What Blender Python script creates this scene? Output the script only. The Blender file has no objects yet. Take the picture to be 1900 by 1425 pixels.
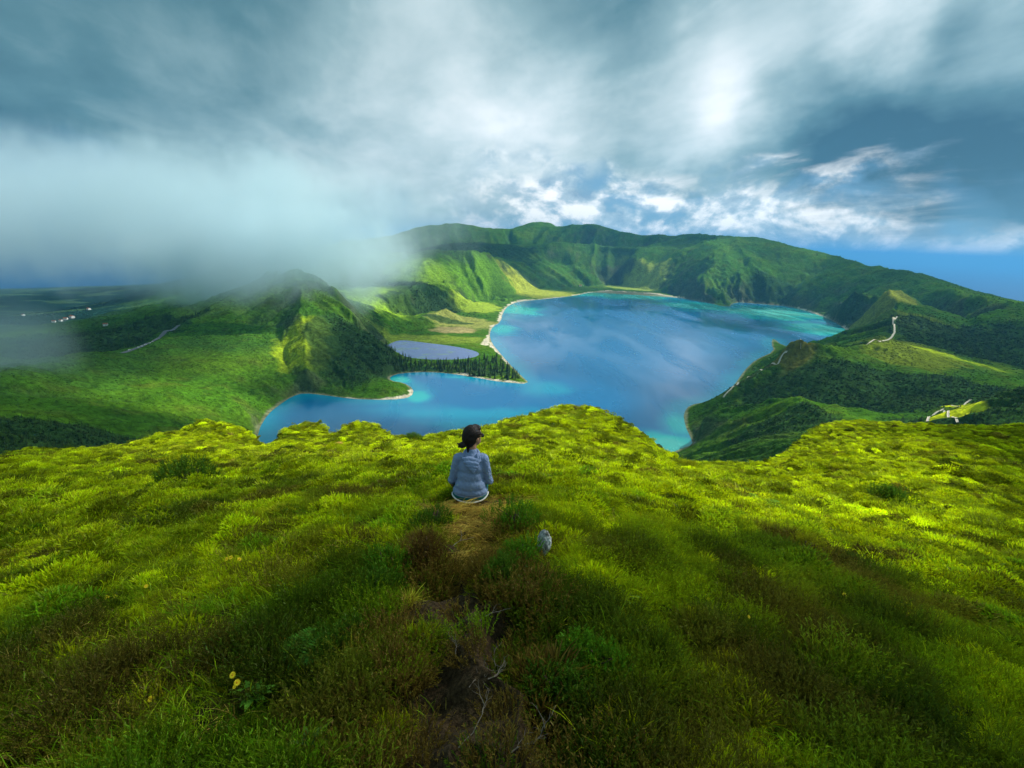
import bpy, bmesh, math, random
import numpy as np
from mathutils import Vector, Matrix, Quaternion, Euler
R = math.radians
random.seed(7)
rng = np.random.default_rng(11)
scene = bpy.context.scene
col = scene.collection

# ------------------------------------------------------------------ camera
PW, PH, F = 1900.0, 1425.0, 950.0
PITCH, ROLL = R(15.7), R(2.4)
cam_d = bpy.data.cameras.new('camera')
cam = bpy.data.objects.new('camera', cam_d); col.objects.link(cam)
cam_d.sensor_width = 36.0; cam_d.lens = 36.0 * F / PW
cam_d.clip_start = 0.05; cam_d.clip_end = 400000.0
CM = Matrix.Rotation(R(90) - PITCH, 3, 'X') @ Matrix.Rotation(ROLL, 3, 'Z')
cam.rotation_euler = CM.to_euler(); cam.location = (0, 0, 0)
scene.camera = cam
CMN = np.array(CM)
def ray(px, py):
    """unit view direction of a photograph pixel (only used to survey where things stand)"""
    v = CMN @ np.array([(px - PW / 2) / F, -(py - PH / 2) / F, -1.0])
    return v / np.linalg.norm(v)
def at_d(px, py, d):
    v = ray(px, py); return v * (d / math.hypot(v[0], v[1]))
def at_z(px, py, z):
    v = ray(px, py); return v * (z / v[2])

# ------------------------------------------------------------------ world, sun, exposure
SUN_EL, SUN_AZ = R(42), R(60)          # azimuth to the right of the view direction
vs = scene.view_settings
scene.display_settings.display_device = 'sRGB'
vs.view_transform = 'Standard'; vs.look = 'None'; vs.gamma = 1; vs.use_curve_mapping = False
vs.exposure = 0.80
scene.render.engine = 'CYCLES'
cy = scene.cycles
cy.use_denoising = True
cy.max_bounces = 8; cy.diffuse_bounces = 2; cy.glossy_bounces = 2; cy.transmission_bounces = 3
cy.transparent_max_bounces = 6; cy.volume_bounces = 5
cy.volume_step_rate = 0.6; cy.volume_max_steps = 160
cy.sample_clamp_indirect = 4.0

class NT:
    def __init__(s, tree): s.t = tree; s.n = tree.nodes; s.l = tree.links
    def add(s, typ, **kw):
        n = s.n.new(typ)
        for k, v in kw.items(): setattr(n, k, v)
        return n
    def link(s, a, b): s.l.new(a, b)
    def put(s, sock, v):
        if isinstance(v, bpy.types.NodeSocket): s.l.new(v, sock)
        else: sock.default_value = v
    def math(s, op, a, b=0.0, c=None, clamp=False):
        n = s.add('ShaderNodeMath', operation=op, use_clamp=clamp)
        s.put(n.inputs[0], a); s.put(n.inputs[1], b)
        if c is not None: s.put(n.inputs[2], c)
        return n.outputs[0]
    def vmath(s, op, a, b=(0, 0, 0), out=0):
        n = s.add('ShaderNodeVectorMath', operation=op)
        s.put(n.inputs[0], a); s.put(n.inputs[1], b)
        return n.outputs[out]
    def smooth(s, x, a, b, lo=0.0, hi=1.0):
        n = s.add('ShaderNodeMapRange', interpolation_type='SMOOTHSTEP')
        s.put(n.inputs[0], x); s.put(n.inputs[1], a); s.put(n.inputs[2], b); s.put(n.inputs[3], lo); s.put(n.inputs[4], hi)
        return n.outputs[0]
    def noise(s, vec, scale, detail=4, rough=0.5, dist=0.0, out=0, lac=2.0):
        n = s.add('ShaderNodeTexNoise')
        if vec is not None: s.put(n.inputs['Vector'], vec)
        s.put(n.inputs['Scale'], scale); s.put(n.inputs['Detail'], detail); s.put(n.inputs['Roughness'], rough)
        s.put(n.inputs['Distortion'], dist); s.put(n.inputs['Lacunarity'], lac)
        return n.outputs[out]
    def mix(s, f, a, b, mode='MIX'):
        n = s.add('ShaderNodeMix', data_type='RGBA', blend_type=mode)
        s.put(n.inputs[0], f)
        for sk, v in ((n.inputs[6], a), (n.inputs[7], b)):
            if isinstance(v, tuple) and len(v) == 3: v = (*v, 1)
            s.put(sk, v)
        return n.outputs[2]
    def ramp(s, x, stops):
        n = s.add('ShaderNodeValToRGB'); s.put(n.inputs[0], x)
        e = n.color_ramp.elements
        while len(e) < len(stops): e.new(0.5)
        for el, (p, c) in zip(e, stops): el.position = p; el.color = (*c, 1)
        return n.outputs[0]
    def attr(s, name, kind='GEOMETRY'):
        return s.add('ShaderNodeAttribute', attribute_name=name, attribute_type=kind)

sun_dir = Vector((math.sin(SUN_AZ) * math.cos(SUN_EL), math.cos(SUN_AZ) * math.cos(SUN_EL), math.sin(SUN_EL)))
sl = bpy.data.lights.new('sun', 'SUN'); sun = bpy.data.objects.new('sun', sl); col.objects.link(sun)
sl.energy = 4.6; sl.angle = R(0.53); sl.color = (1.0, 0.95, 0.86)
sun.rotation_euler = (-sun_dir).to_track_quat('-Z', 'Y').to_euler()

def build_world():
    w = bpy.data.worlds.new('World'); scene.world = w; w.use_nodes = True
    t = NT(w.node_tree); t.n.clear()
    out = t.add('ShaderNodeOutputWorld'); bg = t.add('ShaderNodeBackground'); bg.inputs[1].default_value = 0.80
    sky = t.add('ShaderNodeTexSky', sky_type='NISHITA', sun_disc=False)
    sky.sun_elevation = SUN_EL; sky.sun_rotation = SUN_AZ; sky.altitude = 900; sky.ozone_density = 2.0
    d = t.add('ShaderNodeTexCoord').outputs['Generated']
    d = t.vmath('NORMALIZE', d)
    sep = t.add('ShaderNodeSeparateXYZ'); t.link(d, sep.inputs[0])
    X, Y, Z = sep.outputs
    skyc = t.mix(1.0, sky.outputs[0], (0.10, 0.10, 0.10), 'MULTIPLY')
    skyc = t.mix(1.0, skyc, (0.55, 0.85, 1.15), 'MULTIPLY')
    # wind-drawn cloud deck: noise on a horizontal layer, stretched along the wind
    zz = t.math('ADD', t.math('MAXIMUM', Z, -0.02), 0.16)
    u = t.math('DIVIDE', X, zz); v = t.math('DIVIDE', Y, zz)
    ca, sa = math.cos(R(18)), math.sin(R(18))
    al = t.math('ADD', t.math('MULTIPLY', u, -sa), t.math('MULTIPLY', v, ca))
    ac = t.math('ADD', t.math('MULTIPLY', u, ca), t.math('MULTIPLY', v, sa))
    cv = t.add('ShaderNodeCombineXYZ')
    t.put(cv.inputs[0], t.math('MULTIPLY', ac, 0.75)); t.put(cv.inputs[1], t.math('MULTIPLY', al, 0.40))
    n1 = t.noise(cv.outputs[0], 0.9, 5, 0.52, 0.35)
    n2 = t.noise(t.vmath('ADD', cv.outputs[0], (7.3, 2.1, 0)), 2.6, 6, 0.55, 0.5)
    n4 = t.noise(t.vmath('ADD', cv.outputs[0], (1.3, 9.1, 0)), 7.0, 6, 0.6, 0.3)
    # broad lobes of the deck, in world directions
    wob = t.vmath('ADD', d, t.vmath('SCALE', t.vmath('SUBTRACT', t.noise(d, 5.0, 5, 0.55, 0, out=1), (0.5, 0.5, 0.5)), (0, 0, 0)))
    wn = t.add('ShaderNodeVectorMath', operation='SCALE'); t.link(t.vmath('SUBTRACT', t.noise(d, 4.0, 5, 0.55, 0, out=1), (0.5, 0.5, 0.5)), wn.inputs[0]); wn.inputs['Scale'].default_value = 0.30
    wd = t.vmath('NORMALIZE', t.vmath('ADD', d, wn.outputs[0]))
    def lobe(px, py, rad, amt):
        c = tuple(ray(px, py))
        dot = t.vmath('DOT_PRODUCT', wd, c, out=1)
        return t.smooth(dot, math.cos(R(rad)), math.cos(R(rad * 0.12)), 0.0, amt)
    B = t.math('MULTIPLY_ADD', t.math('SUBTRACT', n1, 0.5), 0.92, 0.49)
    B = t.math('ADD', B, t.math('MULTIPLY', t.math('SUBTRACT', n2, 0.5), 0.42))
    B = t.math('ADD', B, t.math('MULTIPLY', t.math('SUBTRACT', n4, 0.5), 0.20))
    for L in SKY_LOBES: B = t.math('ADD', B, lobe(*L))
    B = t.math('MULTIPLY', B, .92)
    deck = t.ramp(B, [(0.0, (0.025, 0.085, 0.105)), (0.24, (0.085, 0.19, 0.21)), (0.47, (0.24, 0.37, 0.385)), (0.70, (0.50, 0.61, 0.62)), (1.0, (0.93, 0.95, 0.95))])
    # low band of cumulus over the far sea
    cp = t.add('ShaderNodeCombineXYZ')
    t.put(cp.inputs[0], t.math('ARCTAN2', X, Y)); t.put(cp.inputs[1], t.math('MULTIPLY', Z, 1.45))
    q1 = t.noise(cp.outputs[0], 8.5, 8, 0.58, 0.2)
    q2 = t.noise(t.vmath('ADD', cp.outputs[0], (0.012, -0.035, 0)), 8.5, 8, 0.58, 0.2)   # lit from above: compare with the puff below
    puff = t.smooth(q1, 0.36, 0.50)
    shade = t.math('MULTIPLY_ADD', t.math('SUBTRACT', q1, q2), 4.5, 0.62, clamp=True)
    pc = t.ramp(shade, [(0.0, (0.22, 0.34, 0.44)), (0.5, (0.40, 0.52, 0.59)), (1.0, (1.0, 1.0, 0.97))])
    blue = t.ramp(Z, [(0.0, (0.13, 0.27, 0.38)), (0.06, (0.17, 0.34, 0.48)), (0.25, (0.06, 0.22, 0.40))])
    low = t.mix(puff, blue, pc)
    lw = t.smooth(t.math('ADD', Z, t.math('MULTIPLY', t.math('SUBTRACT', n2, 0.5), 0.20)), 0.075, 0.15)
    az = t.math('ARCTAN2', X, Y)
    lw = t.math('MAXIMUM', lw, t.smooth(t.math('ADD', az, t.math('MULTIPLY', t.math('SUBTRACT', q1, .5), .5)), 0.06, -0.16))
    rt = t.math('MULTIPLY', t.smooth(t.math('ADD', az, t.math('MULTIPLY', t.math('SUBTRACT', n2, .5), .5)), .42, .72), t.smooth(t.math('ADD', Z, t.math('MULTIPLY', t.math('SUBTRACT', q1, .5), .10)), .012, .06))
    lw = t.math('MAXIMUM', lw, rt)
    c = t.mix(lw, low, deck)
    # holes of clear sky
    hole = None
    for h in SKY_HOLES:
        a = lobe(*h); hole = a if hole is None else t.math('MAXIMUM', hole, a)
    c = t.mix(t.math('MINIMUM', hole, 0.92), c, t.mix(0.65, skyc, (0.0, 0.12, 0.24)))
    c = t.mix(0.9, skyc, c)
    below = t.smooth(Z, -0.02, 0.0)
    c = t.mix(below, (0.10, 0.22, 0.32), c)
    t.link(c, bg.inputs[0]); t.link(bg.outputs[0], out.inputs[0])
# (px, py surveyed centre, angular radius deg, brightness change)
SKY_LOBES = [(1430, 125, 14, 0.42), (1890, 0, 13, 0.62), (1250, 190, 9, .12), (1010, 150, 13, 0.16), (880, 260, 20, 0.14), (1000, 330, 14, 0.12), (560, 340, 18, 0.10),
             (20, 40, 30, -0.34), (30, 330, 14, -0.10), (1120, -20, 16, -0.24), (1720, 330, 17, -0.24), (1890, 330, 18, -0.36), (1640, 60, 12, -0.16), (1330, 260, 16, -0.14),
             (1750, 180, 15, -0.14), (330, 60, 20, -0.06), (330, 250, 19, 0.22)]
SKY_HOLES = [(1750, 418, 3.5, 0.30), (60, 480, 12, 0.95), (700, 418, 6, 0.30), (1850, 470, 6, 0.2)]
build_world()

# ------------------------------------------------------------------ noise and helpers
_perm = np.random.default_rng(3).permutation(256).astype(np.int64)
_perm = np.concatenate([_perm, _perm])
_ga = np.linspace(0, 2 * np.pi, 256, endpoint=False); _gx, _gy = np.cos(_ga), np.sin(_ga)
def perlin(x, y):
    xi = np.floor(x).astype(np.int64); yi = np.floor(y).astype(np.int64)
    fx = x - xi; fy = y - yi; xi &= 255; yi &= 255
    u = fx * fx * fx * (fx * (fx * 6 - 15) + 10); v = fy * fy * fy * (fy * (fy * 6 - 15) + 10)
    def g(ix, iy, dx, dy):
        h = _perm[_perm[ix & 255] + (iy & 255)]
        return _gx[h] * dx + _gy[h] * dy
    a = g(xi, yi, fx, fy); b = g(xi + 1, yi, fx - 1, fy); c = g(xi, yi + 1, fx, fy - 1); d = g(xi + 1, yi + 1, fx - 1, fy - 1)
    return ((a + u * (b - a)) * (1 - v) + (c + u * (d - c)) * v) * 1.5
def fbm(x, y, o=4, g=0.5):
    s = 0; a = 1; n = 0
    for k in range(o):
        s = s + a * perlin(x + 17.3 * k, y - 9.1 * k); n += a; a *= g; x = x * 2.03; y = y * 2.03
    return s / n
def sstep(a, b, x):
    t = np.clip((x - a) / (b - a), 0, 1); return t * t * (3 - 2 * t)
def tag(o, label=None, cat=None, group=None, kind=None):
    if label: o['label'] = label
    if cat: o['category'] = cat
    if group: o['group'] = group
    if kind: o['kind'] = kind
    return o
def mesh_from(name, verts, faces, mat=None, smooth=True, parent=None, mats=None, mat_idx=None):
    me = bpy.data.meshes.new(name)
    verts = np.asarray(verts, dtype=np.float32); 
    if isinstance(faces, np.ndarray):
        nf, k = faces.shape
        me.vertices.add(len(verts)); me.vertices.foreach_set('co', verts.ravel())
        me.loops.add(nf * k); me.loops.foreach_set('vertex_index', faces.astype(np.int32).ravel())
        me.polygons.add(nf); me.polygons.foreach_set('loop_start', np.arange(0, nf * k, k, dtype=np.int32))
        me.update(calc_edges=True)
    else:
        me.from_pydata([tuple(map(float, v)) for v in verts], [], faces); me.update()
    if smooth: me.polygons.foreach_set('use_smooth', np.ones(len(me.polygons), dtype=bool))
    for m in (mats or ([mat] if mat else [])): me.materials.append(m)
    if mat_idx is not None: me.polygons.foreach_set('material_index', np.asarray(mat_idx, dtype=np.int32))
    me.validate(clean_customdata=False)
    o = bpy.data.objects.new(name, me); col.objects.link(o)
    if parent: o.parent = parent
    return o
def vattr(o, name, arr):
    arr = np.asarray(arr, dtype=np.float32)
    if arr.ndim == 1:
        a = o.data.attributes.new(name, 'FLOAT', 'POINT'); a.data.foreach_set('value', arr)
    else:
        a = o.data.attributes.new(name, 'FLOAT_COLOR', 'POINT')
        c = np.ones((len(arr), 4), np.float32); c[:, :3] = arr; a.data.foreach_set('color', c.ravel())
def grid_faces(nr, nc):
    i = np.arange(nr * nc).reshape(nr, nc)
    return np.stack([i[:-1, :-1], i[:-1, 1:], i[1:, 1:], i[1:, :-1]], -1).reshape(-1, 4)
def new_mat(name):
    m = bpy.data.materials.new(name); m.use_nodes = True
    t = NT(m.node_tree); t.n.clear()
    out = t.add('ShaderNodeOutputMaterial')
    return m, t, out
def principled(t, out, **kw):
    p = t.add('ShaderNodeBsdfPrincipled')
    for k, v in kw.items():
        if isinstance(v, tuple) and len(v) == 3: v = (*v, 1)
        t.put(p.inputs[k.replace('_', ' ')], v)
    t.link(p.outputs[0], out.inputs[0]); return p

# ------------------------------------------------------------------ the far terrain: surveyed ridges, valleys and shores
LAKE, SEA = -370.0, -947.0
LAKE_PX = [(985, 713), (968, 698), (945, 675), (925, 652), (912, 636), (908, 620), (914, 606), (929, 598), (933, 580), (944, 566), (965, 559), (1000, 556), (1060, 550), (1100, 541.5),
    (1130, 539.5), (1170, 541.5), (1215, 545), (1270, 554), (1310, 561), (1352, 571), (1361, 561), (1400, 562), (1450, 567), (1475, 571), (1500, 578), (1540, 592), (1565, 608), (1580, 622),
    (1592, 634), (1545, 640), (1500, 650), (1452, 642), (1434, 626), (1431, 638), (1437, 652), (1402, 667), (1382, 686), (1362, 715), (1342, 735), (1310, 746), (1280, 751), (1268, 766),
    (1271, 790), (1282, 813), (1286, 825), (1258, 834), (1228, 850), (1150, 915), (950, 950), (700, 925), (540, 875), (480, 830), (478, 800), (497, 768), (520, 750), (541, 736), (562, 729), (600, 733),
    (650, 740), (700, 742), (740, 741), (764, 736), (768, 722), (750, 710), (726, 707), (722, 699), (745, 692), (800, 690), (850, 695), (890, 702), (930, 709)]
POND_PX = [(711, 647), (725, 636), (745, 630), (790, 636), (840, 642), (880, 650), (893, 658), (870, 666), (800, 668), (745, 662), (718, 655)]
LAKE_W = np.array([at_z(x, y, LAKE)[:2] for x, y in LAKE_PX])
POND_W = np.array([at_z(x, y, LAKE + 2)[:2] for x, y in POND_PX])
def chaikin(p, n=2):
    for _ in range(n):
        q = np.roll(p, -1, 0); p = np.stack([p * .75 + q * .25, p * .25 + q * .75], 1).reshape(-1, 2)
    return p
LAKE_S, POND_S = chaikin(LAKE_W, 1), chaikin(POND_W, 2)
def poly_sd(P, x, y):
    """signed distance to a closed outline, negative inside"""
    x = x.ravel(); y = y.ravel(); best = np.full(x.shape, 1e18); ins = np.zeros(x.shape, bool)
    n = len(P)
    for i in range(n):
        ax, ay = P[i]; bx, by = P[(i + 1) % n]
        dx, dy = bx - ax, by - ay; L = dx * dx + dy * dy + 1e-9
        t = np.clip(((x - ax) * dx + (y - ay) * dy) / L, 0, 1)
        best = np.minimum(best, (x - ax - t * dx) ** 2 + (y - ay - t * dy) ** 2)
        c = (ay > y) != (by > y)
        with np.errstate(divide='ignore', invalid='ignore'):
            ins ^= c & (x < (bx - ax) * (y - ay) / (by - ay + 1e-12) + ax)
    return np.sqrt(best) * np.where(ins, -1, 1)
LN = LAKE
Z = 'z'
RIDGES = [
 # skyline
 [(600,455,5200),(630,450,5300),(680,440,5600),(740,439,5800),(762,426,6000),(800,417,6100),(850,413,6200),(900,420,6200),(950,425,6400),(985,408,6600),(1022,408,6600),(1038,420,6500),(1060,417,6200),(1110,414,6000),(1150,428,5900),(1200,435,5750),(1250,437,5550),(1290,429,5500),(1340,434,5380),(1390,437,5280),(1440,450,5180),(1480,458,5080),(1550,470,4850),(1590,478,4650),(1625,495,4350),(1690,508,4000),(1740,525,3650),(1780,540,3350),(1830,550,3000),(1870,562,2750),(1900,585,2550),(1960,625,2250),(2060,690,1950),(2200,760,1700)],
 # ridge in front of it, and the hollow between
 [(745,470,4700),(800,457,4900),(850,450,5000),(900,451,5000),(960,453,5500),(1005,452,5560)],
 [(690,476,5200),(800,470,5450),(950,468,5800),(1060,468,5650),(1200,470,5450)],
 # far caldera wall crest
 [(985,480,4800),(1005,466,5050),(1025,448,5250),(1045,446,5300),(1090,455,5250),(1150,457,5250),(1200,462,5150),(1225,470,5000),(1262,462,5000),(1302,444,5050),(1340,465,4750),(1390,478,4620),(1440,490,4650),(1500,500,4560),(1560,515,4250),(1600,524,3950)],
 [(1020,488,4980),(1040,489,5000),(1100,491,4970),(1160,492,4950),(1205,497,4800)],
 # spurs of the wall
 [(1340,465,4750),(1320,490,4420),(1292,512,4180),(1320,540,3900),(1345,566,3630)],
 [(1390,478,4620),(1372,505,4270),(1380,535,4000),(1398,557,3880)],
 [(1440,490,4650),(1455,525,4300),(1470,552,4110)],
 [(1500,500,4560),(1515,530,4150),(1520,560,3900)],
 # wall foot and the lake flats
 [(872,562,(Z,LN+7)),(900,554,(Z,LN+8)),(935,546,(Z,LN+9)),(1000,536,(Z,LN+9)),(1060,531,(Z,LN+10)),(1150,528,(Z,LN+10)),(1195,536,(Z,LN+8)),(1260,548,(Z,LN+5))],
 [(735,592,(Z,LN+8)),(800,580,(Z,LN+7)),(870,568,(Z,LN+6)),(925,570,(Z,LN+4))],
 [(700,625,(Z,LN+9)),(760,612,(Z,LN+6)),(830,600,(Z,LN+5)),(905,595,(Z,LN+4))],
 [(760,622,(Z,LN+4)),(840,628,(Z,LN+4)),(898,632,(Z,LN+3))],
 [(905,650,(Z,LN+4)),(925,668,(Z,LN+4))],
 # hills left of the lake
 [(800,470,3600),(835,463,3700),(870,467,3650),(900,476,3800),(940,478,4150),(960,488,4400),(985,480,4800)],
 [(800,470,3600),(788,484,3350),(750,500,3150),(715,516,3000)],
 [(870,467,3650),(885,500,3400),(905,530,3250),(928,546,3400)],
 [(788,484,3350),(815,508,3150),(832,540,2900)],
 [(610,485,3400),(640,480,3600),(700,465,4000),(745,470,4500)],
 [(640,480,3600),(665,505,3100),(690,530,2850)],
 [(940,478,4150),(950,505,3950),(972,530,3950)],
 [(742,548,2480),(770,530,2620),(792,524,2720),(815,533,2780)],
 [(735,582,2300),(780,590,2230),(830,572,2420)],
 [(630,545,2400),(680,560,2350),(720,575,2350)],
 # cloud-capped mountain on the left
 [(120,618,2300),(230,606,2200),(280,590,2150),(350,572,2100),(440,545,2050),(490,510,2060),(520,500,2060),(545,497,2050)],
 [(-150,735,1000),(0,690,1150),(55,676,1250),(130,668,1350),(230,653,1500),(290,632,1600),(330,612,1750),(380,592,1850)],
 [(100,674,1750),(230,658,1850),(290,636,1900)],
 [(545,497,2050),(590,511,2000),(622,545,1820),(660,596,1640),(700,640,1490),(718,668,1410),(728,688,1340)],
 [(545,497,2050),(552,540,1800),(560,590,1600),(572,640,1420),(566,690,1260)],
 [(230,653,1500),(300,690,1320),(400,742,1130),(480,776,1050)],
 [(440,545,2050),(460,600,1720),(478,660,1420),(500,715,1240)],
 [(520,600,1680),(530,650,1480),(540,700,1290)],
 [(600,716,(Z,LN+13)),(680,719,(Z,LN+13)),(748,724,(Z,LN+11))],
 [(735,681,(Z,LN+4)),(800,678,(Z,LN+4)),(880,685,(Z,LN+4)),(940,698,(Z,LN+3.5)),(974,708,(Z,LN+2.5))],
 [(-150,800,650),(0,765,800),(100,800,700),(250,815,690),(400,803,800)],
 # land beyond it and the coastal plain
 [(120,610,3100),(200,594,3000),(300,569,2900),(355,552,2900),(420,530,2800),(480,508,2700)],
 [(-300,560,(Z,-690)),(0,548,(Z,-690)),(150,548,(Z,-680)),(250,535,(Z,-640)),(350,520,(Z,-560))],
 [(-300,600,(Z,-640)),(0,600,(Z,-640)),(90,592,(Z,-640)),(200,570,(Z,-620))],
 # right-hand ridge with the trail
 [(1530,566,3650),(1580,545,3350),(1612,534,3250),(1640,529,3200),(1660,560,2700),(1664,590,2200),(1656,615,1830),(1640,632,1560),(1600,640,1430),(1560,637,1380),(1530,633,1350),(1500,622,1340),(1470,616,1340),(1456,640,1330),(1450,660,1320),(1420,685,1280),(1380,707,1250),(1347,735,1215)],
 [(1640,529,3200),(1690,552,2980),(1740,585,2620),(1790,625,2250)],
 [(1540,558,3950),(1600,546,3700),(1700,566,3400),(1800,622,2700)],
 [(1656,615,1830),(1700,650,1560),(1735,690,1360),(1762,745,1110)],
 [(1600,640,1430),(1630,680,1330),(1660,735,1180)],
 [(1530,633,1350),(1560,680,1265),(1590,740,1130)],
 [(1780,540,3350),(1800,600,2550),(1830,655,1900),(1862,705,1440)],
 [(1690,800,840),(1740,778,960),(1765,768,1000),(1800,749,1080),(1850,722,1250),(1885,692,1450)],
 [(1285,778,1000),(1330,757,1030),(1400,748,1030),(1470,744,1010),(1520,766,900),(1570,795,790)],
 [(1400,752,1130),(1500,763,1075),(1600,770,1030),(1690,776,980)],
 [(1240,848,(Z,LN+3)),(1300,862,740),(1400,850,660),(1500,830,610),(1620,812,600)],
 [(1800,775,790),(1840,742,860),(1900,722,900),(1980,725,860)],
]
TH0, TH1 = R(-58), R(58)
LR0, LR1 = math.log(330.0), math.log(20000.0)
def build_heights():
    nt, nr = 470, 640
    th = np.linspace(TH0, TH1, nt); lr = np.linspace(LR0, LR1, nr)
    M = np.zeros((nr, nt), bool); V = np.zeros((nr, nt))
    acc = np.zeros((nr, nt)); cnt = np.zeros((nr, nt))
    def put(P):
        P = np.array(P)
        for a, b in zip(P[:-1], P[1:]):
            ta, tb = math.atan2(a[0], a[1]), math.atan2(b[0], b[1])
            ra, rb = math.log(math.hypot(a[0], a[1])), math.log(math.hypot(b[0], b[1]))
            n = int(max(abs(tb - ta) / (th[1] - th[0]), abs(rb - ra) / (lr[1] - lr[0]))) * 2 + 2
            for s in np.linspace(0, 1, n):
                p = a + (b - a) * s
                t_ = math.atan2(p[0], p[1]); r_ = math.log(math.hypot(p[0], p[1]))
                j = int(round((t_ - TH0) / (th[1] - th[0]))); i = int(round((r_ - LR0) / (lr[1] - lr[0])))
                if 0 <= j < nt and 0 <= i < nr: acc[i, j] += p[2]; cnt[i, j] += 1
    for Lq in RIDGES:
        put([at_z(x, y, d[1]) if isinstance(d, tuple) else at_d(x, y, d) for x, y, d in Lq])
        if Lq is RIDGES[0]: crest = (cnt > 0).astype(float)
    for _ in range(7):
        p = np.pad(crest, 1, mode='edge'); crest = (p[1:-1, :-2] + p[1:-1, 2:] + p[:-2, 1:-1] + p[2:, 1:-1] + p[1:-1, 1:-1]) / 5 * 1.12
    M = cnt > 0; V[M] = acc[M] / cnt[M]
    TT, RR = np.meshgrid(th, np.exp(lr)); Xg, Yg = RR * np.sin(TT), RR * np.cos(TT)
    sd = poly_sd(LAKE_S, Xg, Yg).reshape(nr, nt)
    ins = sd < 8; V[ins] = LAKE + 1.0; M |= ins
    sp = poly_sd(POND_S, Xg, Yg).reshape(nr, nt)
    ip = sp < 6; V[ip] = LAKE + 3.0; M |= ip
    V[0, :] = -205; M[0, :] = True
    far = np.exp(lr) > 11000
    V[far, :] = SEA - 60; M[far, :] = True
    rt = (np.exp(lr)[:, None] > 6200) & (th[None, :] > R(24)); V[rt] = SEA - 40; M |= rt
    # edges
    wt, wr = 1 / (th[1] - th[0]) ** 2, 1 / (lr[1] - lr[0]) ** 2
    H = None
    for f in (16, 8, 4, 2, 1):
        a = (nr + f - 1) // f; b = (nt + f - 1) // f
        mp = np.zeros((a * f, b * f)); vp = np.zeros((a * f, b * f))
        mp[:nr, :nt] = M; vp[:nr, :nt] = V * M
        c = mp.reshape(a, f, b, f).sum((1, 3)); s = vp.reshape(a, f, b, f).sum((1, 3))
        m = c > 0; v = np.where(m, s / np.maximum(c, 1), 0)
        if H is None: h = np.full((a, b), -450.0)
        else: h = np.repeat(np.repeat(H, 2, 0), 2, 1)[:a, :b]
        h[m] = v[m]
        for it in range(260 if f > 1 else 160):
            p = np.pad(h, 1, mode='edge')
            h2 = (wt * (p[1:-1, :-2] + p[1:-1, 2:]) + wr * (p[:-2, 1:-1] + p[2:, 1:-1])) / (2 * (wt + wr))
            h = np.where(m, v, h2)
        H = h
    # round the knife edges a little
    for _ in range(2):
        p = np.pad(H, 1, mode='edge')
        Hs = (p[1:-1, :-2] + p[1:-1, 2:] + p[:-2, 1:-1] + p[2:, 1:-1] + 2 * H) / 6
        H = np.where(ins | ip, H, Hs)
    # gullies: noise smeared along the fall line
    gr = np.gradient(H, lr, axis=0); gt = np.gradient(H, th, axis=1)
    r_ = np.exp(lr)[:, None]
    slope = np.sqrt(gr ** 2 + gt ** 2) / r_
    nrm = np.sqrt(gr ** 2 + gt ** 2) + 1e-6
    di = (gr / nrm) * (th[1] - th[0]) / (lr[1] - lr[0]); dj = gt / nrm
    I0, J0 = np.meshgrid(np.arange(nr, dtype=float), np.arange(nt, dtype=float), indexing='ij')
    U, W = np.log(RR) / (th[1] - th[0]), TT / (th[1] - th[0])
    gul = np.zeros_like(H)
    for sc, amp, steps in ((17.0, 1.2, 46), (8.0, 0.8, 34), (4.0, 0.4, 22)):
        nz = perlin(W / sc + 3.1, U / sc + 1.7) 
        s = nz.copy(); k = 1.0
        for sg in (1, -1):
            I, J = I0.copy(), J0.copy()
            for q in range(steps):
                ii = np.clip(I.astype(int), 0, nr - 1); jj = np.clip(J.astype(int), 0, nt - 1)
                I = I + sg * di[ii, jj]; J = J + sg * dj[ii, jj]
                ii = np.clip(np.round(I).astype(int), 0, nr - 1); jj = np.clip(np.round(J).astype(int), 0, nt - 1)
                s += nz[ii, jj]
            k += steps
        s = s / np.sqrt(k); s = s / (s.std() + 1e-6)
        gul += amp * (0.55 - np.abs(s))
    gul = gul * (1 - np.clip(crest * 2.2, 0, 1)) + .25 * np.clip(crest * 2.2, 0, 1)
    return th, lr, H, sd, sp, gul, slope
TH, LR, H0, SD0, SP0, GUL0, SLO0 = build_heights()
def bil(A, t, l):
    j = np.clip((t - TH0) / (TH[1] - TH[0]), 0, len(TH) - 1.001); i = np.clip((l - LR0) / (LR[1] - LR[0]), 0, len(LR) - 1.001)
    j0 = j.astype(int); i0 = i.astype(int); fj = j - j0; fi = i - i0
    return (A[i0, j0] * (1 - fj) + A[i0, j0 + 1] * fj) * (1 - fi) + (A[i0 + 1, j0] * (1 - fj) + A[i0 + 1, j0 + 1] * fj) * fi
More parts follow.
